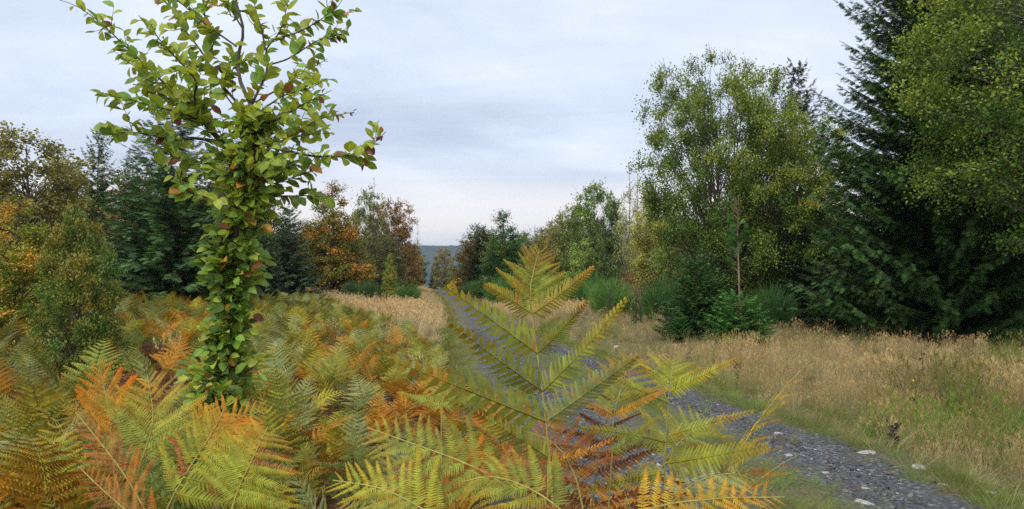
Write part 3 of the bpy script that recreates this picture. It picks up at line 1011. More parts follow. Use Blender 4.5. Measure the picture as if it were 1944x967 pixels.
# a few outlying ferns on the right verge edge of the stand, near the tallest fern
for _ in range(60):
    y = r.uniform(1.9, 3.6); x = r.uniform(-.2, .62)
    k = 'o' if r.random() < .35 else ('b' if r.random() < .5 else 'y')
    FI.append(int(r.integers(7, 9)) if k == 'b' else int(r.integers(0, 7)))
    FT.append(PAL[k][0] * r.uniform(.8, 1.1)); s0 = r.uniform(.45, .62); FS.append((s0,) * 3)
    FR.append((0, r.normal(0, .1), r.uniform(0, 2 * PI))); FP.append((x, y, float(height(x, y)) - .02))
print('fern instances', len(FP))
scatter('bracken_undergrowth', fprot, FP, FR, FS, FI, np.array(FT), 'mass of green, yellow and brown bracken covering the ground left of the track', 'bracken')

# --- grasses
def tuft(seed, n, h, w0, spread, lean, head=0, flat=0.0, hc=(1.25, 1.05, .9)):
    r_ = np.random.default_rng(seed)
    V, Fq, Cc = [], [], []
    for k in range(n):
        a = r_.uniform(0, 2 * PI); rr = spread * math.sqrt(r_.random())
        p = np.array([rr * math.cos(a), rr * math.sin(a), 0])
        H = h * r_.uniform(.55, 1.1)
        b = a + r_.normal(0, .9)
        ln = lean * r_.uniform(.3, 1.5)
        wdir = np.array([-math.sin(b + 1.2), math.cos(b + 1.2), 0])
        bd = np.array([math.cos(b), math.sin(b), 0])
        sh = r_.uniform(.75, 1.2)
        base = len(V)
        for t, ww in ((0, 1), (.4, .85), (.75, .5), (1, .12)):
            q = p + bd * (ln * H * t ** 2) + np.array([0, 0, H * t * (1 - flat * .5 * t * ln)])
            for s in (-1, 1):
                V.append(tuple(q + wdir * s * ww * w0 / 2)); Cc.append((sh * (.85 + .25 * t),) * 3)
        for j in range(3):
            a_ = base + j * 2
            Fq.append((a_, a_ + 2, a_ + 3, a_ + 1))
        if k < head:
            q = np.array(V[-1])
            for m in range(7):
                d = norm(np.array([r_.normal(0, .55), r_.normal(0, .55), 1.0])) * H * r_.uniform(.06, .16)
                o_ = q - np.array([0, 0, H * r_.uniform(0, .16)])
                s_ = np.cross(d, [0.3, .9, 0.1]); s_ = norm(s_) * w0 * .8
                b_ = len(V)
                V += [tuple(o_), tuple(o_ + d * .5 + s_), tuple(o_ + d), tuple(o_ + d * .5 - s_)]
                Cc += [hc] * 4
                Fq.append((b_, b_ + 1, b_ + 2, b_ + 3))
    g = G(); g.add(V, Fq, Cc)
    return g.mesh('grass', M_grass_i)


gprot = [tuft(1, 34, .55, .0045, .16, .35, 14), tuft(2, 30, .65, .004, .14, .25, 16), tuft(3, 40, .35, .005, .18, .8, 4), tuft(4, 30, .5, .005, .15, .6, 10),
         tuft(5, 46, .16, .0055, .16, .9), tuft(6, 40, .24, .005, .14, .7), tuft(7, 50, .09, .006, .17, 1.1),
         tuft(8, 26, .9, .012, .4, .3, 14), tuft(9, 30, .7, .014, .5, .4, 16)]
STRAW = np.array([.56, .47, .25]); TAN = np.array([.56, .47, .28]); RED = np.array([.33, .225, .12]); GGRN = np.array([.17, .215, .05]); LUSH = np.array([.12, .25, .035]); OLV = np.array([.26, .245, .085])
GP, GR, GS, GI, GT = [], [], [], [], []


def add_grass(x, y, idx, s, t, z=None):
    GP.append((x, y, (float(height(x, y)) if z is None else z) - .01)); GR.append((r.normal(0, .08), r.normal(0, .08), r.uniform(0, 6.28)))
    GS.append((s, s, s * r.uniform(.85, 1.15))); GI.append(idx); GT.append(t)


for (y0, y1, dens) in [(3.4, 9, 50), (9, 18, 26), (18, 38, 9)]:
    n = int(dens * .5 * .8 * (y1 ** 2 - y0 ** 2))
    yy = np.sqrt(r.uniform(y0 ** 2, y1 ** 2, n)); xx = r.uniform(-.12, .80, n) * yy + .4
    s_ = xx - pc(yy) - phw(yy)
    ok = s_ > -.12
    A = fbm(xx / 1.6 + 2, yy / 2.4, 41, 3); B_ = fbm(xx / .9, yy / 1.1 + 5, 42, 2)
    for x, y, s0, a, b in zip(xx[ok], yy[ok], s_[ok], A[ok], B_[ok]):
        if s0 < .06 + .24 * vnoise(x * 1.3, y * .8, 88) and y < 24:
            add_grass(x, y, int(r.choice([4, 5, 5, 6])), r.uniform(.7, 1.2), (LUSH * .2 + GGRN * .3 + OLV * (.3 + .5 * r.random())) * r.uniform(.9, 1.4) if r.random() < .7 else STRAW * r.uniform(.6, 1.))
            continue
        greenpatch = (((x - 4.6) / 1.2) ** 2 + ((y - 8.0) / 1.5) ** 2 < .6 + .8 * b)
        if (greenpatch and r.random() < .7) or a > .66:
            t = (GGRN if r.random() < .75 else LUSH) * r.uniform(.9, 1.5)
            if r.random() < .3: t = OLV * r.uniform(.9, 1.3)
            add_grass(x, y, int(r.choice([2, 3, 5, 5])), r.uniform(.6, 1.0), t)
        else:
            q = r.random()
            t = (STRAW if q < .40 else TAN if q < .62 else RED if q < .76 else STRAW * .8 if q < .86 else OLV) * r.uniform(.75, 1.2)
            sc_ = r.uniform(.32, .66) * (.5 + .4 * smooth(.2, 2.2, s0)) * (.30 + 1.4 * b)
            if b < .30 and r.random() < .6: continue
            add_grass(x, y, int(r.choice([0, 1, 2, 3])), sc_, t)
for _ in range(25):
    x, y = r.normal(5.4, .45), r.normal(9.3, .7)
    add_grass(x, y, int(r.choice([0, 3])), r.uniform(.9, 1.25), (GGRN * .5 + OLV * .4) * r.uniform(.7, 1.1))
for _ in range(260):
    y = r.uniform(5, 16); x = float(pc(y)) + 1.7 + r.uniform(.3, 6)
    for q in range(3): add_grass(x + r.normal(0, .08), y + r.normal(0, .08), int(r.choice([0, 1])), r.uniform(.4, .7), (STRAW * .85 if r.random() < .6 else TAN * .65) * r.uniform(.75, 1.25))
# far meadow on both sides, and the pale strip left of the track
n = 17000
yy = np.sqrt(r.uniform(12 ** 2, 150 ** 2, n)); yy = np.concatenate([yy, np.sqrt(r.uniform(9 ** 2, 45 ** 2, 6000))]); n = len(yy)
xx = pc(yy) + r.normal(0, 1, n) * (4 + yy * .14)
s_ = np.abs(xx - pc(yy)) - phw(yy)
ok = (s_ > .05) & ((xx > pc(yy)) & (yy > 36) | (xx < pc(yy)) & (fernside(xx, yy) < .6))
for x, y, s0 in zip(xx[ok], yy[ok], s_[ok]):
    if s0 < .5:
        t = (OLV if r.random() < .6 else GGRN) * r.uniform(.9, 1.4); k = int(r.choice([4, 5])); sc_ = 1.2
        if y > 30: k, sc_ = 8, .35
    else:
        t = (TAN if r.random() < .55 else STRAW if r.random() < .7 else RED) * r.uniform(.85, 1.25); t = t * (1.0, 1.03, 1.08)
        k = int(r.choice([7, 8])) if y > 26 else int(r.choice([0, 1, 3])); sc_ = (r.uniform(.5, .9) if y > 26 else r.uniform(.55, .95)) * (.45 + .55 * smooth(.4, 2.5, s0))
    add_grass(x, y, k, sc_, t)
# the grassy middle and verge of the track
for _ in range(9000):
    y = 3.2 + 22 * r.random() ** 1.4; s = r.uniform(-1.75, 1.7)
    m = float(path_mask(s, y))
    if r.random() > max(.03, m ** 2.2 * (.5 + fbm(s * 2, y * 2, 77, 2))): continue
    x = float(pc(y)) + s
    t = (LUSH * .5 + GGRN * .7 if r.random() < .6 else OLV) * r.uniform(.8, 1.35)
    add_grass(x, y, int(r.choice([4, 6, 6, 6, 5])), r.uniform(.35, .85) * (1 if abs(s) < .5 or s > 1 else .8), t, z=track_z(x, y) - .01)
# thin straw among the ferns
for _ in range(60):
    y = math.sqrt(r.uniform(4, 20 ** 2)); x = r.uniform(-.75, 0) * y
    if fernside(x, y) < 0: continue
    add_grass(x, y, int(r.choice([0, 1, 3])), r.uniform(.7, 1.3), (OLV if r.random() < .6 else STRAW) * r.uniform(.9, 1.3))
print('grass instances', len(GP))
scatter('grass', gprot, GP, GR, GS, GI, np.array(GT), 'dry tan grass with green patches along both sides of the gravel track', 'grass')

# --- gravel stones
def stone_geom(seed, col=(1, 1, 1), flat=.6, sub=2):
    import bmesh
    r_ = np.random.default_rng(seed)
    bm = bmesh.new()
    bmesh.ops.create_icosphere(bm, subdivisions=sub, radius=1.0)
    V = np.array([v.co[:] for v in bm.verts]); Fq = np.array([[v.index for v in f.verts] for f in bm.faces])
    bm.free()
    for _ in range(7):
        n_ = norm(r_.normal(0, 1, 3)); d_ = r_.uniform(.45, .8)
        k = V @ n_
        V = V - np.maximum(k - d_, 0)[:, None] * n_ * .92
    V = V * np.array([1, r_.uniform(.65, .95), flat])
    g = G(); g.add(V, Fq, np.array(col))
    return g


sprot = [stone_geom(k, flat=.55, sub=1).mesh('stone', M_stone_i) for k in range(5)]
n = 26000
yy = 3.5 + 22 * r.random(n) ** 1.5; s = r.uniform(-1.75, 1.7, n)
m = path_mask(s, yy)
ok = r.random(n) > m * .85
yy, s = yy[ok], s[ok]; n = len(yy)
xx = pc(yy) + s * phw(yy) / 1.5
big_ = r.random(n)
sz = .006 + .012 * big_ ** 4 + .016 * (big_ > .985)
sz = sz * (1 + .04 * yy)
pale = r.random(n)
tint = np.array([.094, .096, .099])[None] * r.uniform(.6, 1.6, n)[:, None]
tint = np.where((pale > .975)[:, None], np.array([.40, .39, .37])[None], tint)
tint = np.where(((pale > .90) & (pale <= .975))[:, None], np.array([.20, .195, .19])[None], tint)
scatter('gravel', sprot, np.stack([xx, yy, height(xx, yy) + .058 + 0 * sz], -1), np.stack([r.uniform(0, .6, n), r.uniform(0, .6, n), r.uniform(0, 6.28, n)], -1),
        np.stack([sz, sz, sz], -1), r.integers(0, 5, n), tint, 'loose dark slate chippings lying on the track', 'gravel')

# fallen leaves on and beside the track
M_fall = leaf_material('fallen_leaf', 'INSTANCER', .1, .7, .3, 40.0)
fm = []
for k in range(2):
    g = G(); g.add(*LEAVES_HI[k]); fm.append(g.mesh('fallen_leaf', M_fall))
n = 700
yy = 3.6 + 16 * r.random(n) ** 1.4; s = r.uniform(-2.0, 2.2, n); xx = pc(yy) + s
tt_ = np.where(r.random(n)[:, None] < .5, np.array([[.16, .09, .05]]), np.array([[.36, .27, .14]])) * r.uniform(.5, 1.3, n)[:, None]
sz = r.uniform(.02, .05, n)
scatter('fallen_leaves', fm, np.stack([xx, yy, height(xx, yy) + .07], -1), np.stack([r.normal(0, .3, n), r.normal(0, .3, n), r.uniform(0, 6.28, n)], -1), np.stack([sz, sz, sz], -1),
        r.integers(0, 2, n), tt_, 'small brown fallen leaves strewn over the gravel track', 'leaves')

# single pale stones
def stone_material():
    m = bpy.data.materials.new('pale_stone')
    m.use_nodes = True
    t = NT(m.node_tree)
    tcn = t.n('ShaderNodeTexCoord').outputs['Object']
    n1 = t.noise(tcn, 3.0, 6, .65)
    col = t.ramp(n1, [(.35, (.30, .27, .22)), (.6, (.62, .59, .53))])
    bp = t.n('ShaderNodeBump', {'Height': n1, 'Strength': .5, 'Distance': .2})
    p = t.n('ShaderNodeBsdfPrincipled', {'Base Color': col, 'Roughness': .85, 'Normal': bp.outputs[0]})
    t.n('ShaderNodeOutputMaterial', {0: p.outputs[0]})
    return m


M_pale = stone_material()


def ground_at(px, py):
    """where the line of sight through a photograph spot meets the ground"""
    d = ray(px, py)
    lo, hi = 1.0, 300.0
    for k in range(60):
        mid = (lo + hi) / 2
        p = d * (mid / d[1])
        if EYE + p[2] > float(height(p[0], p[1])) + .04: lo = mid
        else: hi = mid
    p = d * (lo / d[1])
    return p[0], p[1]


stone_spots = [
    (1649, 866, .105, 'largest pale stone, at the grassy right edge of the track'),
    (1743, 893, .085, 'flat whitish stone lying in short grass beside the track, second from the largest'),
    (1496, 868, .050, 'small white stone on the gravel, level with the largest pale stone'),
    (1568, 901, .050, 'whitish stone lying alone in the middle of the right wheel track'),
    (1641, 960, .075, 'buff stone half sunk in moss at the bottom of the track'),
    (1478, 825, .055, 'pale flat chip at the upper part of the right wheel track'),
    (1787, 925, .060, 'grey white stone near the lower right edge of the track'),
    (1640, 930, .045, 'small pale pebble low in the middle of the right wheel track'),
    (938, 840, .055, 'white stone on the stony left verge behind the tallest fern'),
    (1884, 942, .060, 'dull stone in the grass right of the track end'),
    (1385, 915, .070, 'flat white stone between moss cushions on the middle strip'),
    (1170, 660, .11, 'pale stone on the far grassy bank right of the track'),
    (1258, 676, .10, 'greyish boulder chip in dry grass before the young spruces'),
]
for k, (px, py, s0, lab) in enumerate(stone_spots):
    x, y = ground_at(px, py)
    o = link('stone', stone_geom(200 + k, flat=.5, sub=3).mesh('stone', M_pale, False))
    o.location = (x, y, float(height(x, y)) + .045 + (s0 * .05)); o.scale = (s0, s0, s0 * .9); o.rotation_euler = (0, 0, k * 1.3)
    tag(o, lab, 'stone')

# ------------------------------------------------------------------ the slim beech
def px_poly(pts, y0, y1):
    n = len(pts)
    return np.array([W(p[0], p[1], y0 + (y1 - y0) * (k / (n - 1)) ** 1.2) for k, p in enumerate(pts)])


def build_sapling():
    r = np.random.default_rng(5)
    YB = 3.5
    foot = np.array([(-1.33), YB, float(height(-1.33, YB)) - .05])
    e = empty('beech_sapling', foot)
    tag(e, 'slim young beech clad in green leaves from top to foot, standing in the bracken', 'tree')
    trunk = np.concatenate([[foot], [W(412, 800, YB), W(420, 700, YB), W(436, 610, YB), W(440, 500, YB), W(452, 420, YB), W(478, 330, YB), W(488, 260, YB),
                                     W(478, 205, YB), W(455, 150, YB + .02), W(452, 110, YB + .03), W(462, 60, YB), W(450, 10, YB), W(438, -60, YB), W(430, -120, YB)]])
    g = G()
    TP = spline(trunk, 60)
    g.tube(TP - foot, np.interp(np.linspace(0, 1, 60), [0, .5, .75, 1], [.026, .019, .010, .002]), (1, 1, 1), 8)
    link('trunk', g.mesh('trunk', M_bark, True), e)
    # branches traced in the photograph; z-zoom coordinates turned back to photograph pixels
    def z(pts): return [(100 + a / 2.417, b / 2.417) for a, b in pts]
    Z0 = (850, 720)
    B = [z([(880, 640), (875, 530), (760, 370), (690, 250), (580, 100), (520, -10), (480, -90)]),
         z([Z0, (700, 570), (640, 510), (530, 400), (340, 220), (200, 90), (90, 20), (30, 0)]),
         z([(870, 620), (920, 470), (985, 310), (980, 230), (1030, 165), (1075, 30), (1085, -60)]),
         z([(845, 215), (700, 110), (570, 0), (500, -60)]),
         z([(985, 300), (1080, 270), (1130, 240), (1220, 185), (1350, 155)]),
         z([(1030, 175), (1120, 150), (1230, 90), (1300, 40), (1330, 0)]),
         z([Z0, (700, 575), (600, 520), (460, 490), (330, 450), (210, 440)]),
         z([(760, 650), (640, 635), (560, 640), (400, 612), (300, 605), (215, 562)]),
         z([(950, 660), (1060, 690), (1250, 720), (1430, 690), (1530, 605)]),
         z([(900, 640), (1050, 650), (1180, 570), (1250, 540), (1385, 515)]),
         z([(900, 590), (1000, 560), (1150, 480), (1280, 415)]),
         z([(930, 470), (1000, 430), (1130, 350), (1260, 270)]),
         z([(880, 900), (800, 920), (700, 905), (610, 870), (560, 775)]),
         z([(900, 900), (1000, 850), (1150, 800), (1245, 770)]),
         z([Z0, (690, 560), (650, 440), (660, 380), (560, 260), (480, 170), (440, 100), (390, 95)]),
         z([(870, 540), (780, 380), (850, 300), (960, 250)]),
         z([(760, 380), (640, 300), (560, 330), (430, 330)]),
         z([(700, 280), (740, 180), (700, 90), (690, -20)]),
         z([(975, 230), (960, 140), (930, 40), (920, -60)]),
         z([(870, 130), (790, 0), (760, -60)]),
         z([(960, 900), (1080, 900), (1200, 900), (1215, 905)]),
         z([(880, 760), (700, 750), (560, 720), (420, 640)]),
         z([(940, 520), (1060, 440), (1190, 400), (1260, 360)]),
         z([Z0, (690, 560), (560, 470), (450, 400), (400, 330), (290, 240)])]
    leaves = []   # position, direction, size, tint
    LG = np.array([.19, .33, .05]); LY = np.array([.36, .43, .06]); LB = np.array([.11, .19, .04]); LR = np.array([.22, .085, .045]); LO = np.array([.50, .26, .05])

    def leaf(p, d, s, kind=None):
        h = p[2]
        f = smooth(1.4, 2.5, h)
        c = (LG * (1 - f) + LY * f)
        q = r.random()
        if q < .25: c = LB * (1 + f)
        elif q < .40: c = LY * r.uniform(.8, 1.1)
        if p[2] < 1.35 and r.random() < .35: c = LY * r.uniform(.8, 1.2)
        c = c * r.uniform(.8, 1.2)
        if kind == 'tip' and r.random() < .6: c = (LR if r.random() < .6 else LO) * r.uniform(.5, 1.1)
        elif r.random() < .025: c = LR * r.uniform(.8, 1.3)
        elif r.random() < .012: c = LO
        leaves.append((p, d, s, c))
    g = G(); DY = []
    right_tip = {4, 5, 8, 9, 10, 11}
    for bi, b in enumerate(B):
        dy = r.uniform(-.55, .55)
        par = {4: (2, .3), 5: (2, .55), 15: (0, .15), 16: (0, .35), 17: (0, .5), 18: (2, .4), 19: (3, .0), 11: (2, .15), 22: (2, .1)}.get(bi)
        ys_ = YB + (DY[par[0]] * par[1] ** 1.2 if par else 0.0)
        DY.append(dy)
        P = spline(px_poly(b, ys_, ys_ + dy * (.5 if par else 1)), 26)
        L = np.linalg.norm(np.diff(P, axis=0), axis=1).sum()
        g.tube(P - foot, np.linspace(.0085 if L > .5 else .005, .0012, 26), (.8, .75, .72), 5)
        tt = np.linspace(0, 1, 26); Td = norm(np.gradient(P, axis=0))
        nl = int(L / .020)
        for k in range(nl):
            u = .24 + .76 * (k + .5) / nl
            p = np.array([np.interp(u, tt, P[:, a]) for a in range(3)]); t = norm(np.array([np.interp(u, tt, Td[:, a]) for a in range(3)]))
            sd = norm(np.cross(t, r.normal(0, 1, 3)))
            sg = 1 if k % 2 else -1
            s0 = r.uniform(.046, .080) * (1.0 if u < .85 else .75)
            if u > .86 and r.random() < .45: continue
            tip = bi in right_tip and u > .8
            leaf(p + r.normal(0, .004, 3), norm(t * .8 + sd * sg * 1.0 + np.array([0, 0, -.25])), s0 * (.65 if tip else 1), 'tip' if tip else None)
        # side twigs
        for k in range(int(L * 11)):
            u = r.uniform(.12, .85)
            p = np.array([np.interp(u, tt, P[:, a]) for a in range(3)]); t = norm(np.array([np.interp(u, tt, Td[:, a]) for a in range(3)]))
            d = norm(t * .9 + norm(r.normal(0, 1, 3)) * .8 + np.array([0, 0, .15])); l2 = r.uniform(.07, .24) * (1.1 - u * .6)
            Q = np.array([p, p + d * l2 * .5 + r.normal(0, .008, 3), p + d * l2 + r.normal(0, .012, 3)])
            g.tube(Q - foot, [.0022, .0016, .0008], (.8, .7, .62), 4)
            m = max(2, int(l2 / .026))
            for j in range(m):
                f = (j + .8) / m
                q = Q[0] * (1 - f) + Q[2] * f
                leaf(q, norm(d * .7 + norm(np.cross(d, r.normal(0, 1, 3))) * .9 + np.array([0, 0, -.2])), r.uniform(.042, .072))
    # leafy shoots all round the trunk
    rows = [215, 250, 300, 350, 400, 450, 500, 560, 600, 622, 640, 680, 740, 790]
    cxs = [490, 487, 482, 478, 466, 446, 440, 440, 438, 436, 428, 425, 420, 415]
    hws = [60, 84, 96, 84, 62, 50, 50, 44, 34, 22, 46, 60, 64, 50]
    for k in range(840):
        row = r.uniform(215, 795)
        hw = np.interp(row, rows, hws) / F * YB * (.55 + .75 * vnoise(row / 34., 3.3, 17))
        c0 = W(np.interp(row, rows, cxs), row, YB)
        a = r.uniform(0, 2 * PI)
        d = norm(np.array([math.cos(a), math.sin(a), r.uniform(-.1, .55)]))
        l2 = hw * r.uniform(.3, 1.25)
        Q = np.array([c0 - [0, 0, d[2] * l2 * .6], c0 + d * l2 * .5 + r.normal(0, .01, 3) - [0, 0, d[2] * l2 * .5], c0 + d * l2 * .9 - [0, 0, d[2] * l2 * .4]])
        g.tube(Q - foot, [.003, .002, .0009], (.7, .65, .6), 4)
        for j in range(3):
            f = 1 - j * .3
            q = Q[0] * (1 - f) + Q[2] * f
            leaf(q + r.normal(0, .01, 3), norm(d + norm(np.cross(d, r.normal(0, 1, 3))) * (.4 + .6 * j) + np.array([0, 0, r.uniform(-.6, .25)])), r.uniform(.040, .070))
    link('branch', g.mesh('branch', M_bark, True), e)
    print('sapling leaves', len(leaves))
    # the 300 leaves nearest the eye and largest are objects of their own
    sc_ = np.array([l[2] / max(.5, l[0][1]) for l in leaves])
    vis = np.array([ (0 < 972 + F * l[0][0] / l[0][1]) and (l[0][2] - EYE) / l[0][1] < .38 for l in leaves])
    order = np.argsort(-(sc_ * vis))
    single = set(order[:300].tolist())
    meshes = [tmesh('leaf', t, M_hleaf, True) for t in LEAVES_HI]
    gf = G()
    by = {k: [] for k in range(4)}
    for k, (p, d, s, c) in enumerate(leaves):
        d = norm(d); Bm = basis(d, np.array([r.normal(0, .55), -.6 + r.normal(0, .5), .75]))
        ti = int(r.integers(0, 4))
        if k in single: link('leaf', meshes[ti], e, m4(Bm, p - foot, s), c)
        else: by[ti].append((Bm, p - foot, s, c))
    for k, L_ in by.items():
        gf.stamp(leaf_mid(30 + k), np.array([a[0] for a in L_]), np.array([a[1] for a in L_]), np.array([a[2] for a in L_]), np.array([a[3] for a in L_]))
    o = link('foliage', gf.mesh('foliage', M_hleaf, True), e)
    o['kind'] = 'stuff'


build_sapling()

# ------------------------------------------------------------------ trees
def envelope(kind, t):
    """relative crown radius at height fraction t of the crown"""
    t = np.clip(t, 0, 1)
    if kind == 'round': return np.sqrt(np.clip(1 - (2 * t - 1) ** 2, 0, 1)) ** .8
    if kind == 'oval': return np.clip(np.sin(PI * (.12 + .88 * t) ** 1.0) ** .7 * (1 - .15 * t), 0, 1)
    if kind == 'egg': return np.clip(1 - np.abs(2 * t - 1.06) ** 2.8, 0, 1) ** .5
    if kind == 'cone': return np.clip((1 - t) ** .8 * min(1, 1) * np.minimum(1, .55 + 3 * t), 0, 1)
    if kind == 'vase': return np.clip((.45 + .8 * t) * np.sqrt(np.clip(1 - t ** 3, 0, 1)), 0, 1)
    if kind == 'bush': return np.sqrt(np.clip(1 - t ** 2, 0, 1))
    return np.ones_like(t)


def decid(seed, H, Rr, cb=.12, kind='oval', ncl=160, nl=9000, ls=.10, c1=(.1, .14, .03), c2=(.2, .2, .05), c3=None, flat=.55, stems=1, spread=.36,
          topbare=0.0, layer=0.0, limb=.9, fat=.018, twig=True, hanging=0.0, orient=.8, upw=0.0):
    r = np.random.default_rng(seed)
    gt, gc = G(), G()
    c1, c2 = np.array(c1), np.array(c2)
    c3 = c2 if c3 is None else np.array(c3)
    trunks = []
    for k in range(stems):
        a = r.uniform(0, 2 * PI) if stems > 1 else 0
        off = (.02 * H if stems > 1 else 0)
        top = np.array([math.cos(a), math.sin(a), 0]) * (Rr * .45 * r.uniform(.4, 1) if stems > 1 else .05 * Rr) + np.array([0, 0, H * (r.uniform(.75, .93) if stems > 1 else .96)])
        base = np.array([math.cos(a), math.sin(a), 0]) * off
        mid = base * .5 + top * .5 + np.array([r.normal(0, .02 * H), r.normal(0, .02 * H), 0]); mid[:2] *= .65
        K = spline([base, mid, top], 12)
        trunks.append(K)
        gt.tube(K, np.linspace(fat * H, .002 * H, 12) * (1 if stems == 1 else .7), (1, 1, 1), 7)
    # cluster centres inside the envelope
    t = r.random(ncl * 3)
    e = envelope(kind, t)
    keep = r.random(len(t)) < np.maximum(e ** 1.6, .08)
    t = t[keep][:ncl]; n = len(t)
    if layer: t = (np.floor(t * layer) + r.normal(.5, .16, n)) / layer
    a = r.uniform(0, 2 * PI, n)
    lump = .72 + .56 * fbm(np.cos(a) * 1.3 + 5 + t * 2.7, np.sin(a) * 1.3 + 5 + t * 4.3, seed, 2)
    Re = Rr * envelope(kind, t) * lump
    rr = Re * np.sqrt(r.uniform(.06, 1, n))
    zc = H * (cb + (1 - cb) * t)
    Cn = np.stack([rr * np.cos(a), rr * np.sin(a), zc], -1)
    # limbs
    for p, rad in zip(Cn, rr):
        K = trunks[int(r.integers(0, len(trunks)))]
        hz = max(H * cb * .5, p[2] - limb * rad - .03 * H)
        q = np.array([np.interp(hz, K[:, 2], K[:, k]) for k in range(3)])
        if np.linalg.norm(p - q) < .02 * H: continue
        m = (q + p) / 2 + np.array([0, 0, (.10 if not hanging else .2) * rad]) + r.normal(0, .012 * H, 3)
        L_ = spline([q, m, p], 5)
        r0 = fat * H * (.10 + .22 * (rad / max(Rr, .1))) * .8
        gt.tube(L_, np.linspace(r0, r0 * .25, 5), (.95, .95, .95), 4)
    # leaves
    per = nl // n
    cl = np.repeat(np.arange(n), per)
    N = len(cl)
    tw = r.integers(0, 7, N)
    TD = norm(r.normal(0, 1, (n, 7, 3)) * np.array([1, 1, flat]) + norm(Cn - [0, 0, H * (cb + .3)])[:, None, :] * .7 + np.array([0, 0, .25 - hanging + upw]))
    TL = r.uniform(.4, 1.1, (n, 7)) * spread * Rr
    f = r.random(N) ** .8
    d = TD[cl, tw]
    P = Cn[cl] + d * (TL[cl, tw] * f)[:, None] + r.normal(0, 1, (N, 3)) * np.array([.06, .06, .045]) * Rr * (.5 + spread)
    if hanging: P[:, 2] -= hanging * .25 * Rr * f ** 2 * 2
    P[:, 2] = np.maximum(P[:, 2], .05)
    if twig:
        sel = r.random((n, 7)) < (.8 if twig is True else twig)
        for i_ in range(n):
            for j_ in range(7):
                if sel[i_, j_]:
                    q = Cn[i_] + TD[i_, j_] * TL[i_, j_]
                    if hanging: q[2] -= hanging * .5 * Rr
                    gt.tube([Cn[i_], q], [.0016 * H, .0005 * H], (.85, .85, .85), 3)
    bare = smooth(1 - topbare, 1, P[:, 2] / H) if topbare else np.zeros(N)
    keep = r.random(N) > bare
    P, d, cl = P[keep], d[keep], cl[keep]; N = len(P)
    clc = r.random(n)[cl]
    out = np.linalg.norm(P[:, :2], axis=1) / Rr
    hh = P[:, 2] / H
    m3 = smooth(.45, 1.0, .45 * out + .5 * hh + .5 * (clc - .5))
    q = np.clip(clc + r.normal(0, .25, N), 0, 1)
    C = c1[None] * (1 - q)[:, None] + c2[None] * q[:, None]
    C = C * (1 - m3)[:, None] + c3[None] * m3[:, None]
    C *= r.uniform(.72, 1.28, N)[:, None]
    nd = norm(d + r.normal(0, .7, (N, 3)) + np.array([0, 0, -hanging * 2]))
    nn = np.stack([r.normal(0, orient, N), r.normal(0, orient, N), np.ones(N)], -1)
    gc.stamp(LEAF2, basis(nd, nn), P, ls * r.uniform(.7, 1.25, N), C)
    return gt, gc


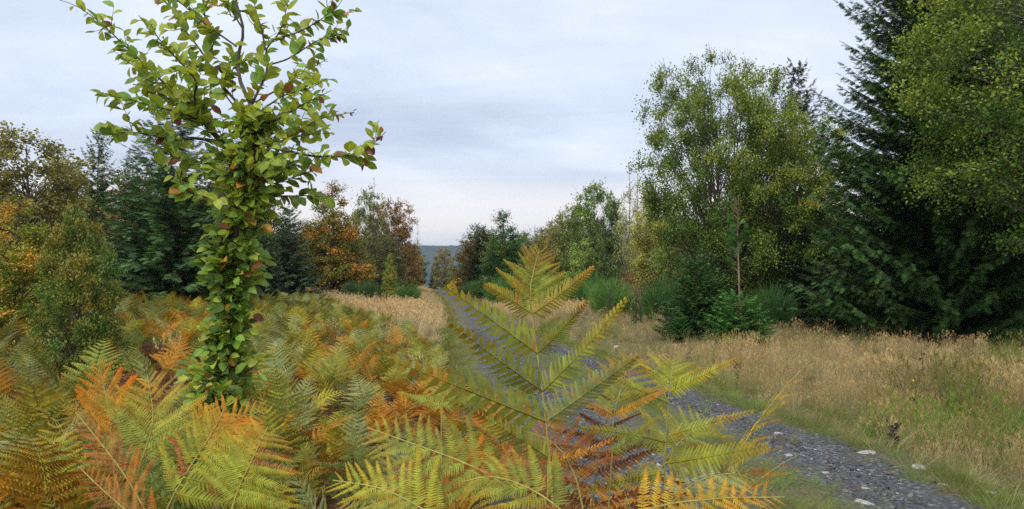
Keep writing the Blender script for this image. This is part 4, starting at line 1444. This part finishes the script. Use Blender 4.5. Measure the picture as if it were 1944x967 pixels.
def spruce(seed, H, Rr, col=(.04, .075, .035), dz=.3, nb=7, ss=.34, step=.15, tipup=.25, droop=.35, base=.04, topspike=.1, pw=.85, tc=None, dense=1.0, twl=1.0, hang=.22, full=0.0):
    r = np.random.default_rng(seed)
    gt, gc = G(), G()
    col = np.array(col)
    tcol = col * np.array([1.5, 1.45, 1.2]) if tc is None else np.array(tc)
    gt.tube(np.array([[0, 0, 0], [.01 * H, 0, .4 * H], [0, .005 * H, .8 * H], [0, 0, H]]), [.016 * H, .010 * H, .004 * H, .0012 * H], (1, 1, 1), 7)
    zc = base * H
    RB, RP, RS, RC = [], [], [], []
    while zc < H * .985:
        f = zc / H
        Lm = Rr * (1 - f) ** pw * min(1.0, .75 + f * 3) + .025 * H
        nbr = max(3, int(nb * (.55 + .45 * max(full, 1 - f)) + r.integers(0, 2)))
        a0 = r.uniform(0, 6.28)
        for k in range(nbr):
            a = a0 + k / nbr * 2 * PI + r.normal(0, .18)
            L = Lm * r.uniform(.68, 1.12)
            el0 = -droop * (1 - f) ** .8 + .65 * f ** 2 + r.normal(0, .09)
            u = np.linspace(0, 1, 6)
            out = L * u
            zz_ = L * (el0 * u + tipup * u ** 2.2)
            dirh = np.array([math.cos(a), math.sin(a), 0])
            K = np.array([0, 0, zc + r.normal(0, .25 * dz)]) + dirh[None] * out[:, None] + np.array([0, 0, 1.0]) * zz_[:, None]
            gt.tube(K, np.linspace(.0022 * H * (1 - f) + .0010 * H, .0004 * H, 6), (.7, .65, .6), 4)
            n = max(5, int(L / step * dense))
            uu = .14 + .86 * (np.arange(n) + r.random(n)) / n
            for sg in (-1, 1):
                p = np.stack([np.interp(uu, u, K[:, j]) for j in range(3)], -1)
                side = np.array([-dirh[1], dirh[0], 0]) * sg
                an = r.uniform(.5, 1.0, n)[:, None]
                d = norm(dirh[None] * (1.15 - .3 * an) + side[None] * an + np.stack([0 * uu, 0 * uu, r.normal(-.12 + .5 * f - (hang - .22), hang, n)], -1))
                sc_ = ss * twl * r.uniform(.7, 1.2, n) * (1.15 - .45 * uu) * (.6 + .4 * (1 - f))
                RB.append(basis(d, np.stack([r.normal(0, .35, n), r.normal(0, .35, n), np.ones(n)], -1))); RP.append(p); RS.append(sc_)
                tm = (smooth(.6, 1, uu) * .7 + r.normal(0, .12, n)).clip(0, 1)[:, None]
                RC.append((col[None] * (1 - tm) + tcol[None] * tm) * r.uniform(.75, 1.25, n)[:, None])
            # end twig
            RB.append(basis(norm(K[-1] - K[-2])[None], np.array([[0, 0, 1.0]]))); RP.append(K[-1:]); RS.append(np.array([ss * .9 * (.6 + .4 * (1 - f))])); RC.append(tcol[None])
        zc += dz * (1 + .6 * f * (1 - full)) * r.uniform(.8, 1.2)
    # leader
    RB = np.concatenate(RB); RP = np.concatenate(RP); RS = np.concatenate(RS); RC = np.concatenate(RC)
    pick = r.integers(0, 3, len(RP))
    for k in range(3):
        m = pick == k
        gc.stamp(SPRAYS[k], RB[m], RP[m], RS[m], RC[m])
    return gt, gc


def tree_at(name, proto, px, Y, top, wpx, label, cat='tree', group=None, tint=(1, 1, 1), rz=None, base_h=None, proto_h=10., proto_r=3.5, crown='crown', bark=(1, 1, 1)):
    """place a tree: px its axis, Y metres out, top = photograph row of its tip, wpx = crown width in photograph pixels"""
    x = W(px, 520, Y)[0]
    z0 = float(height(x, Y)) - .05
    H = W(px, top, Y)[2] - z0
    wr = wpx / F * Y / 2
    e = empty(name, (x, Y, z0), R.uniform(0, 6.28) if rz is None else rz, (wr / proto_r, wr / proto_r, H / proto_h))
    tag(e, label, cat, group)
    link('trunk', proto[0], e, color=bark)
    link(crown, proto[1], e, color=tint)
    return e


def protof(name, fn, leafmat, barkmat=None, *a, **k):
    gt, gc = fn(*a, **k)
    return gt.mesh(name + '_trunk', barkmat or M_bark), gc.mesh(name + '_crown', leafmat)


# colour-neutral prototypes (10 m high, 3.5 m radius) tinted per tree
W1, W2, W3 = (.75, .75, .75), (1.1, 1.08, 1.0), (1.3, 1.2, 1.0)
PR = {
    'round': protof('round_tree', decid, M_leaf, None, 301, 10, 3.5, .10, 'round', 130, 15000, .20, W1, W2, W3, spread=.30),
    'oval': protof('oval_tree', decid, M_leaf, None, 302, 10, 3.5, .06, 'oval', 150, 16000, .19, W1, W2, W3, spread=.26, topbare=.12),
    'beech': protof('beech_tree', decid, M_leaf, None, 303, 10, 3.5, .03, 'cone', 230, 26000, .17, (.35, .75, .7), (.85, 1.0, .9), (1.5, .95, .8), flat=.22, layer=16, spread=.28, topbare=.15, orient=.45),
    'layer': protof('layer_tree', decid, M_leaf, None, 304, 10, 3.5, .10, 'oval', 130, 12000, .19, W1, W2, W3, flat=.2, layer=11, spread=.34, topbare=.10, orient=.4),
    'birch': protof('birch_tree', decid, M_leaf, M_bark_pale, 305, 10, 3.5, .08, 'oval', 120, 11000, .14, W1, W2, W3, hanging=.5, spread=.4, topbare=.2),
    'thin': protof('thin_tree', decid, M_leaf, None, 306, 10, 3.5, .15, 'round', 90, 4200, .17, W1, W2, W3, spread=.4, topbare=.35),
    'spruce': protof('spruce_tree', spruce, M_needle, None, 307, 10, 3.5, (.8, .8, .8), .25, 10, .64, .16, pw=.7, hang=.35),
    'mixed': protof('mixed_tree', decid, M_leaf, None, 309, 10, 4.5, .0, 'bush', 170, 26000, .22, (.55, .85, .6), (1.1, 1.0, .8), (1.6, 1.05, .85), spread=.24),
    'bushy': protof('bushy_tree', decid, M_leaf, None, 308, 10, 4.5, .0, 'bush', 110, 11000, .30, W1, W2, W3, spread=.28),
}


def broom_proto(seed, n=1500, H=2.0, Rr=1.1, w0=.02):
    r = np.random.default_rng(seed)
    g, gt = G(), G()
    for k in range(9):
        a = r.uniform(0, 6.28); L = r.uniform(.4, .8)
        gt.tube([[0, 0, 0], [L * .3 * math.cos(a), L * .3 * math.sin(a), L * .6], [L * .6 * math.cos(a), L * .6 * math.sin(a), L]], [.03, .02, .008], (1, 1, 1), 4)
    V = []
    a = r.uniform(0, 6.28, n); q = np.sqrt(r.random(n))
    b = np.stack([np.cos(a) * q * Rr * .75, np.sin(a) * q * Rr * .75, r.uniform(.05, .55, n) * H * (1 - .4 * q)], -1)
    d = norm(np.stack([np.cos(a) * q * .75 + r.normal(0, .16, n), np.sin(a) * q * .75 + r.normal(0, .16, n), np.ones(n)], -1))
    L = H * r.uniform(.12, .5, n) * (1 - .2 * q)
    BL = T([(0, -.5, 0), (0, .5, 0), (.6, .35, .02), (1, 0, .0), (.6, -.35, .02)], [(0, 1, 2), (0, 2, 4), (4, 2, 3)])
    sc_ = np.stack([L, np.full(n, w0), L], -1)
    C = np.ones((n, 3)) * r.uniform(.7, 1.3, n)[:, None]
    g.stamp(BL, basis(d, r.normal(0, 1, (n, 3))), b, sc_, C)
    # finer laterals
    m = n * 2
    k = r.integers(0, n, m); f = r.uniform(.2, .9, m)
    p = b[k] + d[k] * (L[k] * f)[:, None]
    d2 = norm(d[k] + r.normal(0, .35, (m, 3)))
    g.stamp(BL, basis(d2, r.normal(0, 1, (m, 3))), p, np.stack([L[k] * .45, np.full(m, w0 * .7), L[k]], -1), np.ones((m, 3)) * r.uniform(.7, 1.3, m)[:, None])
    return gt.mesh('broom_stems', M_bark), g.mesh('broom_twigs', M_leaf)


PR['broom'] = broom_proto(401)
PR['broom2'] = broom_proto(402, 1100, 2.0, 1.3, .026)


def bare_proto(seed, H=10., nb=60, up=.5, Rr=2.0, r0=.012, sub=5):
    r = np.random.default_rng(seed)
    g, g2 = G(), G()
    K = spline([[0, 0, 0], [.1, .05, H * .5], [-.05, .1, H * .8], [.1, 0, H]], 14)
    g.tube(K, np.linspace(r0 * H, .0012 * H, 14), (1, 1, 1), 6)
    for k in range(nb):
        z = H * r.uniform(.15, .97); a = r.uniform(0, 6.28)
        p = np.array([np.interp(z, K[:, 2], K[:, j]) for j in range(3)])
        L = Rr * (1 - z / H) ** .6 * r.uniform(.4, 1) + .02 * H
        d = norm(np.array([math.cos(a), math.sin(a), up + r.normal(0, .2)]))
        Q = spline([p, p + d * L * .5 + r.normal(0, .04 * L, 3), p + d * L + np.array([0, 0, .1 * L])], 5)
        g2.tube(Q, np.linspace(.0022 * H, .0006 * H, 5), (1, 1, 1), 4)
        for j in range(sub):
            u = r.uniform(.3, .95); q = p + d * L * u
            d2 = norm(d + r.normal(0, .7, 3)); g2.tube([q, q + d2 * L * .35], [.001 * H, .0004 * H], (1, 1, 1), 3)
    return g.mesh('bare_trunk', M_bark), g2.mesh('bare_twigs', M_bark)


PR['snag'] = bare_proto(411)
PR['bare_bush'] = bare_proto(412, 10, 70, .9, 5.5, .010, 7)

# --- hero right-hand trees
gt, gc = decid(501, 10.6, 3.85, .06, 'egg', 340, 88000, .095, (.12, .215, .04), (.19, .29, .055), (.29, .35, .07), upw=.9, stems=6, spread=.19, topbare=.10, fat=.011, limb=1.4, flat=.9)
P_big = gt.mesh('big_tree_trunk', M_bark), gc.mesh('big_tree_crown', M_leaf)
tree_at('willow_tree', P_big, 1368, 31, 112, 310, 'tall many-stemmed green tree right of the track, sky showing through its crown', proto_h=10.6, proto_r=3.85)
gt, gc = decid(502, 8.5, 3.0, .12, 'egg', 170, 34000, .10, (.13, .23, .038), (.21, .32, .055), (.36, .39, .06), stems=3, spread=.24, topbare=.12, fat=.012)
P_side = gt.mesh('side_tree_trunk', M_bark), gc.mesh('side_tree_crown', M_leaf)
tree_at('oak_tree', P_side, 1508, 29.5, 205, 215, 'yellow green leafy tree leaning against the tall many-stemmed tree', proto_h=8.5, proto_r=3.0)
tree_at('spruce_tree', PR['spruce'], 1522, 34, 130, 190, 'spruce whose bare twin tops stick out above the leafy crowns', tint=(.07, .085, .04))
tree_at('snag_tree', PR['snag'], 1552, 33.5, 160, 60, 'bare upright spruce top right of the taller one over the leafy crown', tint=(1, 1, 1))
P_sp = protof('great_spruce', spruce, M_needle, None, 511, 12.5, 4.6, (.052, .118, .036), .18, 13, .44, .095, hang=.42, full=1.0, droop=.30, tipup=.34, pw=.55, tc=(.085, .175, .045))
tree_at('spruce_tree', P_sp, 1800, 20.5, -200, 510, 'huge dark spruce reaching the ground, rising out of frame', proto_h=12.5, proto_r=4.6)
P_sp2 = protof('dark_spruce', spruce, M_needle, None, 512, 10, 3.6, (.045, .10, .038), .25, 10, .50, .14, hang=.35, droop=.25, pw=.7)
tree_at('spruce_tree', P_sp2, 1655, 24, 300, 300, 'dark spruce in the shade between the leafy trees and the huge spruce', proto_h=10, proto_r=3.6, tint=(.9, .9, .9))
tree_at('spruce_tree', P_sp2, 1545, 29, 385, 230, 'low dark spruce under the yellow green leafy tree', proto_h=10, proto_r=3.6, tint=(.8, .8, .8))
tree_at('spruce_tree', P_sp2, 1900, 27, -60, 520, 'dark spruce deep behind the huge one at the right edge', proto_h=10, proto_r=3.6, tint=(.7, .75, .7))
gt, gc = decid(503, 9.6, 3.4, .24, 'egg', 280, 95000, .080, (.085, .175, .032), (.145, .26, .045), (.27, .34, .055), stems=1, spread=.22, fat=.012, flat=.7, limb=.5)
P_rt = gt.mesh('right_tree_trunk', M_bark), gc.mesh('right_tree_crown', M_leaf)
tree_at('oak_tree', P_rt, 2050, 15.5, -110, 590, 'broadleaf tree with yellowing sprays hanging in front of the huge spruce', proto_h=9.6, proto_r=3.4)

# young spruces
P_y1 = protof('young_spruce', spruce, M_needle, None, 521, 3.0, 1.15, (.085, .19, .055), .09, 13, .22, .045, hang=.3, base=.02, pw=.34, droop=.05, tipup=.3, tc=(.05, .10, .04))
tree_at('young_spruce', P_y1, 1322, 20.5, 497, 150, 'dense dark young spruce in the dry grass, left of the brighter one', proto_h=3.0, proto_r=1.15, tint=(1.3, 1.3, 1.2))


def bright_spruce():
    """bushy skirt, bare stem, loose top whorls"""
    r = np.random.default_rng(9)
    Y = 18.0
    x = W(1402, 560, Y)[0]; z0 = float(height(x, Y))
    e = empty('young_spruce', (x, Y, z0))
    tag(e, 'bright green young spruce with a bushy skirt and a bare stem above it', 'tree')
    gt, gc = spruce(522, 1.15, .84, (.10, .26, .055), .08, 12, .20, .040, base=.05, pw=.35, droop=-.1, tipup=.1, tc=(.11, .27, .06))
    H = W(1402, 372, Y)[2] - z0
    g = G()
    g.tube([[0, 0, 0], [.02, 0, H * .4], [.0, 0, H * .75], [.03, 0, H]], [.028, .020, .011, .003], (2.5, 2.1, 1.6), 6)
    RB, RP, RS = [], [], []
    for k in range(34):
        zq = H * (.46 + .5 * r.random()); f = zq / H
        a = r.uniform(0, 6.28); L = (.85 - .65 * f) * r.uniform(.7, 1.2)
        d = norm(np.array([math.cos(a), math.sin(a), .75 + .5 * f]))
        p = np.array([0, 0, zq]); q = p + d * L
        g.tube([p, q], [.009, .003], (1.6, 1.5, 1.1), 4)
        if f < .80:
            for j in range(int(15 * (1 - max(0, f - .4) * 2))):
                u = r.uniform(.25, 1)
                RB.append(basis(norm(d + norm(r.normal(0, 1, 3)) * .6), np.array([0, 0, 1.0]))); RP.append(p + d * L * u); RS.append(r.uniform(.16, .28))
    if RB: gc.stamp(SPRAYS[0], np.array(RB), np.array(RP), np.array(RS), np.tile([[.09, .20, .055]], (len(RB), 1)))
    link('trunk', g.mesh('trunk', M_bark), e)
    link('crown', gc.mesh('crown', M_needle), e)
    link('branch', gt.mesh('branch', M_bark), e)


bright_spruce()
tree_at('young_spruce', P_y1, 1290, 19.5, 605, 55, 'tiny spruce seedling at the left foot of the dark young spruce', proto_h=3.0, proto_r=1.15, tint=(1.2, 1.4, 1.1))

# --- distance trees and bushes: (proto, name, px, Y, top row, width px, tint, label)
OLIVE = (.13, .145, .04); DGREEN = (.065, .105, .033); MGREEN = (.09, .15, .035); OR = (.27, .165, .035); RUS = (.22, .11, .035); YEL = (.27, .25, .05); PGR = (.17, .20, .07); SPR = (.062, .11, .045)
TREES = [
    # left
    ('round', 'oak_tree', 40, 34, 262, 260, (.13, .125, .04), 'olive brown broadleaf tree at the left edge behind the yellow beech'),
    ('oval', 'birch_tree', 118, 38, 290, 110, PGR, 'pale green slender tree between the olive tree and the pointed spruce'),
    ('spruce', 'spruce_tree', 182, 40, 248, 130, SPR, 'pointed dark spruce standing out against the sky at left'),
    ('spruce', 'spruce_tree', 322, 27, 206, 320, (.065, .125, .052), 'big blue green spruce directly behind the slim beech'),
    ('spruce', 'spruce_tree', 248, 30, 300, 150, (.07, .125, .052), 'spruce with feathery branches left of the big blue green one'),
    ('beech', 'beech_tree', 30, 16, 362, 220, (.30, .215, .035), 'yellow orange topped beech at the left edge'),
    ('oval', 'beech_tree', 222, 34, 392, 90, RUS, 'reddish brown small tree between the two left spruces'),
    ('mixed', 'oak_shrub', 150, 12.5, 405, 170, (.11, .14, .032), 'olive leafed young oak growing out of the bracken at left'),
    ('spruce', 'spruce_tree', 455, 42, 330, 130, (.06, .10, .055), 'spruce half hidden behind the slim beech trunk'),
    ('spruce', 'spruce_tree', 548, 46, 398, 130, (.06, .10, .055), 'dark spruce between the slim beech and the orange beech'),
    ('spruce', 'spruce_tree', 500, 40, 430, 110, (.06, .105, .055), 'low dark spruce just right of the slim beech trunk'),
    ('beech', 'beech_tree', 632, 60, 342, 172, OR, 'orange and green autumn beech, tallest left of the track gap'),
    ('oval', 'beech_tree', 700, 72, 352, 80, OLIVE, 'olive brown tree directly under the bare dead top'),
    ('snag', 'snag_tree', 709, 71, 335, 34, (1, 1, 1), 'bare dead top rising above the olive brown tree'),
    ('round', 'beech_tree', 745, 78, 388, 90, (.16, .10, .042), 'rusty brown crowned beech right of the bare dead top'),
    ('oval', 'beech_tree', 722, 68, 440, 100, (.085, .095, .035), 'dark green tree below the rusty brown beech'),
    ('oval', 'beech_tree', 778, 88, 455, 52, (.20, .155, .045), 'ochre tree at the left side of the track gap'),
    ('snag', 'larch_tree', 792, 92, 420, 30, (1, 1, 1), 'thin leafless larch at the edge of the gap'),
    ('beech', 'beech_tree', 740, 52, 478, 38, YEL, 'small yellow green beech in front of the rusty trees'),
    ('broom', 'broom_bush', 776, 48, 522, 52, (.06, .12, .03), 'dark green broom bush at the left side of the distant track'),
    ('broom', 'broom_bush', 703, 52, 520, 50, (.05, .09, .03), 'broom bush under the olive brown tree'),
    ('broom', 'broom_bush', 668, 55, 522, 40, (.05, .085, .03), 'broom bush at the right foot of the orange beech'),
    # middle
    ('oval', 'beech_tree', 843, 125, 468, 52, (.17, .15, .05), 'brownish round tree standing in the gap against the blue ridge'),
    ('spruce', 'spruce_tree', 822, 130, 505, 22, (.05, .075, .05), 'small dark spruce at the end of the track'),
    ('spruce', 'spruce_tree', 884, 118, 478, 34, (.05, .08, .05), 'narrow spruce right of the brownish gap tree'),
    ('oval', 'beech_tree', 872, 105, 500, 44, (.11, .14, .04), 'green tree low beside the brownish gap tree'),
    ('round', 'oak_tree', 906, 95, 482, 56, (.15, .15, .045), 'ochre green tree left of the dark layered beech'),
    ('beech', 'beech_tree', 955, 62, 396, 118, (.085, .125, .038), 'dark green layered beech, tallest right of the track gap'),
    ('thin', 'willow_tree', 1014, 70, 434, 54, (.17, .20, .085), 'greyish thin crowned willow right of the layered beech'),
    ('oval', 'birch_tree', 1066, 64, 404, 86, (.19, .155, .05), 'bronze tinted birch behind the tallest fern'),
    ('round', 'oak_tree', 1092, 60, 396, 96, (.13, .155, .045), 'olive green tree filling the row behind the bright green willow shrub'),
    ('oval', 'birch_tree', 1044, 67, 424, 80, (.16, .15, .045), 'ochre birch at the lower left shoulder of the bronze birch'),
    ('round', 'oak_tree', 992, 72, 446, 84, (.10, .14, .045), 'mid green tree between the layered beech and the ochre birch'),
    ('bushy', 'willow_tree', 1030, 58, 455, 90, (.14, .15, .045), 'yellowish bushy willow under the bronze birch'),
    ('round', 'oak_tree', 1130, 52, 358, 110, (.095, .15, .04), 'leafy green tree left of the narrow dark spruce'),
    ('spruce', 'spruce_tree', 1168, 50, 385, 60, (.05, .08, .045), 'narrow dark spruce beside the leafy green tree'),
    ('snag', 'larch_tree', 1196, 56, 308, 66, (1, 1, 1), 'tall grey leafless larch behind the pale birch'),
    ('birch', 'birch_tree', 1214, 45, 322, 90, (.22, .235, .085), 'pale yellow green drooping birch left of the tall many-stemmed tree'),
    ('bushy', 'willow_shrub', 1108, 47, 462, 84, (.17, .235, .06), 'bright green rounded willow shrub behind the brooms'),
    ('bushy', 'willow_shrub', 1150, 46, 440, 90, (.07, .11, .035), 'dark green shrub in front of the narrow dark spruce'),
    ('bushy', 'willow_shrub', 1000, 60, 492, 80, (.10, .14, .04), 'mid green shrub left of the tallest fern tip'),
    ('round', 'oak_tree', 1250, 40, 400, 110, (.19, .205, .045), 'yellowing tree at the left foot of the tall many-stemmed tree'),
    ('bare_bush', 'bare_bush', 1222, 40, 452, 60, (1, 1, 1), 'grey leafless bush beside the red leafed shrub'),
    ('thin', 'red_shrub', 1192, 36, 503, 40, (.22, .07, .04), 'small red leafed shrub above the brooms'),
    ('broom', 'broom_bush', 920, 62, 512, 60, (.055, .11, .03), 'broom bush at the right side of the distant track'),
    ('broom2', 'broom_bush', 962, 52, 506, 80, (.06, .13, .03), 'broom bush left of the tallest fern tip'),
    ('broom', 'broom_bush', 1040, 46, 500, 100, (.065, .14, .03), 'broad broom bush behind the tallest fern'),
    ('broom2', 'broom_bush', 1092, 42, 505, 90, (.06, .135, .03), 'broom bush between the tallest fern and the brown stemmed broom'),
    ('broom', 'broom_bush', 1160, 35, 508, 96, (.085, .16, .04), 'broom bush with brown bare stems beneath, right of the tallest fern'),
    ('broom2', 'broom_bush', 1262, 30, 500, 90, (.05, .105, .028), 'dark broom bush left of the dark young spruce'),
    ('broom', 'broom_bush', 1462, 26, 520, 100, (.045, .10, .03), 'dark broom bush right of the bright young spruce'),
    ('broom', 'broom_bush', 895, 75, 528, 46, (.06, .11, .03), 'small broom bush right of the yellow shrub'),
    ('bushy', 'bramble_shrub', 868, 80, 530, 36, (.42, .33, .06), 'low yellow shrub beside the far end of the track'),
    ('thin', 'bramble_shrub', 1216, 31, 540, 44, (.30, .22, .15), 'dry pinkish brown bush before the brooms'),
    ('bushy', 'spruce_seedling', 1208, 29, 560, 22, (.05, .09, .03), 'little dark evergreen at the foot of the dry bush'),
    ('bare_bush', 'bare_bush', 1158, 30, 545, 50, (1, 1, 1), 'dark leafless stems at the foot of the broom'),
    ('thin', 'bramble_shrub', 1408, 17.2, 632, 78, (.36, .36, .10), 'yellow leafed bramble at the foot of the bright young spruce'),
    ('broom2', 'broom_bush', 1130, 44, 500, 80, (.06, .12, .03), 'broom bush below the bright green willow shrub'),
]
for (pk, nm, px, Y, top, wd, tint, lab) in TREES:
    ph, prr = (2.0, 1.15) if pk.startswith('broom') else (10., 4.5 if pk in ('bushy', 'mixed') else (5.5 if pk == 'bare_bush' else (2.0 if pk == 'snag' else 3.5)))
    cat = 'bush' if ('bush' in nm or 'shrub' in nm or 'seedling' in nm) else 'tree'
    br = 'branches' if pk in ('snag', 'bare_bush') else 'crown'
    if pk not in ('snag', 'bare_bush'): tint = tuple(1.8 * c for c in tint)
    tree_at(nm, PR[pk], px, Y, top, wd, lab, cat, None, tint, proto_h=ph, proto_r=prr, crown=br)

# backing wood behind the first rows, one mass on each side
WG, WC = [], []
def wood(name, rows, label):
    P, Rt, S, I, Tn = [], [], [], [], []
    for (x0, x1, y0, y1, n, h) in rows:
        for _ in range(n):
            y = r.uniform(y0, y1); a = r.uniform(x0, x1); x = (a - 972) / F * y
            k = int(r.integers(0, 4)); hh = h * r.uniform(.7, 1.05) / 10
            P.append((x, y, float(height(x, y)) - .3)); Rt.append((0, 0, r.uniform(0, 6.28))); S.append((hh * 1.05, hh * 1.05, hh)); I.append(k)
            t = np.array(SPR if k == 3 else [OLIVE, DGREEN, RUS][int(r.choice(3, p=[.4, .45, .15]))]) * r.uniform(.75, 1.2); Tn.append(t)
    mm = []
    for nm in ('round', 'oval', 'layer', 'spruce'):
        me = PR[nm][1].copy(); me.materials.clear(); me.materials.append(M_wood); mm.append(me)
    scatter(name, mm, P, Rt, S, I, np.array(Tn), label, 'wood')


M_wood = leaf_material('wood_leaf', 'INSTANCER', .25, .6, .3, 1.0)
wood('far_wood', [(-600, 480, 48, 75, 46, 9.0), (480, 760, 85, 120, 26, 9), (560, 790, 120, 200, 22, 9), (900, 1250, 75, 130, 40, 8.5), (880, 1000, 130, 200, 16, 7),
                  (1230, 2100, 42, 75, 46, 8.0)], 'far-off mixed wood closing the view behind the single trees on both sides')

# ------------------------------------------------------------------ dead stalks in the right meadow
def stalk(px, py_top, Y, label, heads=1, cold=(.11, .085, .06), leaves=10, r0=.004, yellow=False, seed=0):
    r = np.random.default_rng(seed)
    x = W(px, 800, Y)[0]; z0 = float(height(x, Y)); H = W(px, py_top, Y)[2] - z0
    e = empty('dead_thistle' if leaves > 12 else 'dead_stalk', (x, Y, z0)); tag(e, label, 'plant')
    g = G(); K = spline([[0, 0, 0], [.01, .01, H * .5], [-.012, 0, H]], 10)
    g.tube(K, np.linspace(r0, r0 * .5, 10), cold, 5); 
    for k in range(heads):
        a = r.uniform(0, 6.28); q = K[-3 - (k % 3)]; t = q + np.array([math.cos(a) * .06, math.sin(a) * .03, .07])
        g.tube([q, t], [r0 * .6, r0 * .4], cold, 4)
        g.tube([t, t + [0, 0, .010], t + [0, 0, .022]], [.004, .012, .005], (.75, .6, .08) if yellow and k == 0 else cold, 6)
    link('stem', g.mesh('stem', M_stem), e)
    g = G(); N = leaves
    zz_ = H * r.uniform(.12, .97, N); a = r.uniform(0, 6.28, N)
    d = norm(np.stack([np.cos(a), np.sin(a), r.normal(-.4, .5, N)], -1))
    g.stamp(LEAF2, basis(d, r.normal(0, 1, (N, 3))), np.stack([0 * zz_, 0 * zz_, zz_], -1), r.uniform(.03, .075, N), np.array(cold)[None] * r.uniform(.7, 1.6, N)[:, None])
    link('withered_leaves', g.mesh('withered_leaves', M_fern), e)


stalk(1697, 802, 6.8, 'short dark withered thistle standing by the largest pale stone', 3, (.075, .055, .04), 46, .005, seed=1)
stalk(1740, 710, 7.6, 'tall thin green brown stalk with a small yellow flower', 4, (.12, .11, .05), 8, .004, True, seed=2)
stalk(1754, 655, 10.5, 'brown dry dock stalk behind the yellow flowered one', 2, (.16, .095, .05), 26, .006, seed=3)
stalk(1400, 688, 11.5, 'rusty dry stalk at the grassy bend beyond the right cluster of ferns', 1, (.22, .12, .06), 30, .006, seed=4)
stalk(1780, 668, 9.8, 'olive stalk leaning in the grass right of the dry dock', 1, (.14, .12, .05), 10, .004, seed=5)
print('objects', len(bpy.data.objects))

# ------------------------------------------------------------------ air
def haze(density, x0, x1, y0, y1, z0, z1):
    g = G()
    V = [(x, y, z) for z in (z0, z1) for y in (y0, y1) for x in (x0, x1)]
    g.add(V, [(0, 2, 3, 1), (4, 5, 7, 6), (0, 1, 5, 4), (2, 6, 7, 3), (0, 4, 6, 2), (1, 3, 7, 5)], (1, 1, 1))
    m = bpy.data.materials.new('haze')
    m.use_nodes = True
    t = NT(m.node_tree)
    v = t.n('ShaderNodeVolumePrincipled', {'Color': (.62, .80, 1.0, 1), 'Density': density, 'Anisotropy': 0.2})
    o_ = t.n('ShaderNodeOutputMaterial')
    m.node_tree.links.new(v.outputs[0], o_.inputs['Volume'])
    o = link('haze', g.mesh('haze', m))
    tag(o, 'thin blue autumn haze over the whole heath and ridge', kind='stuff', cat='haze')


haze(0.00016, -5100, 5100, -60, 5700, -80, 320)
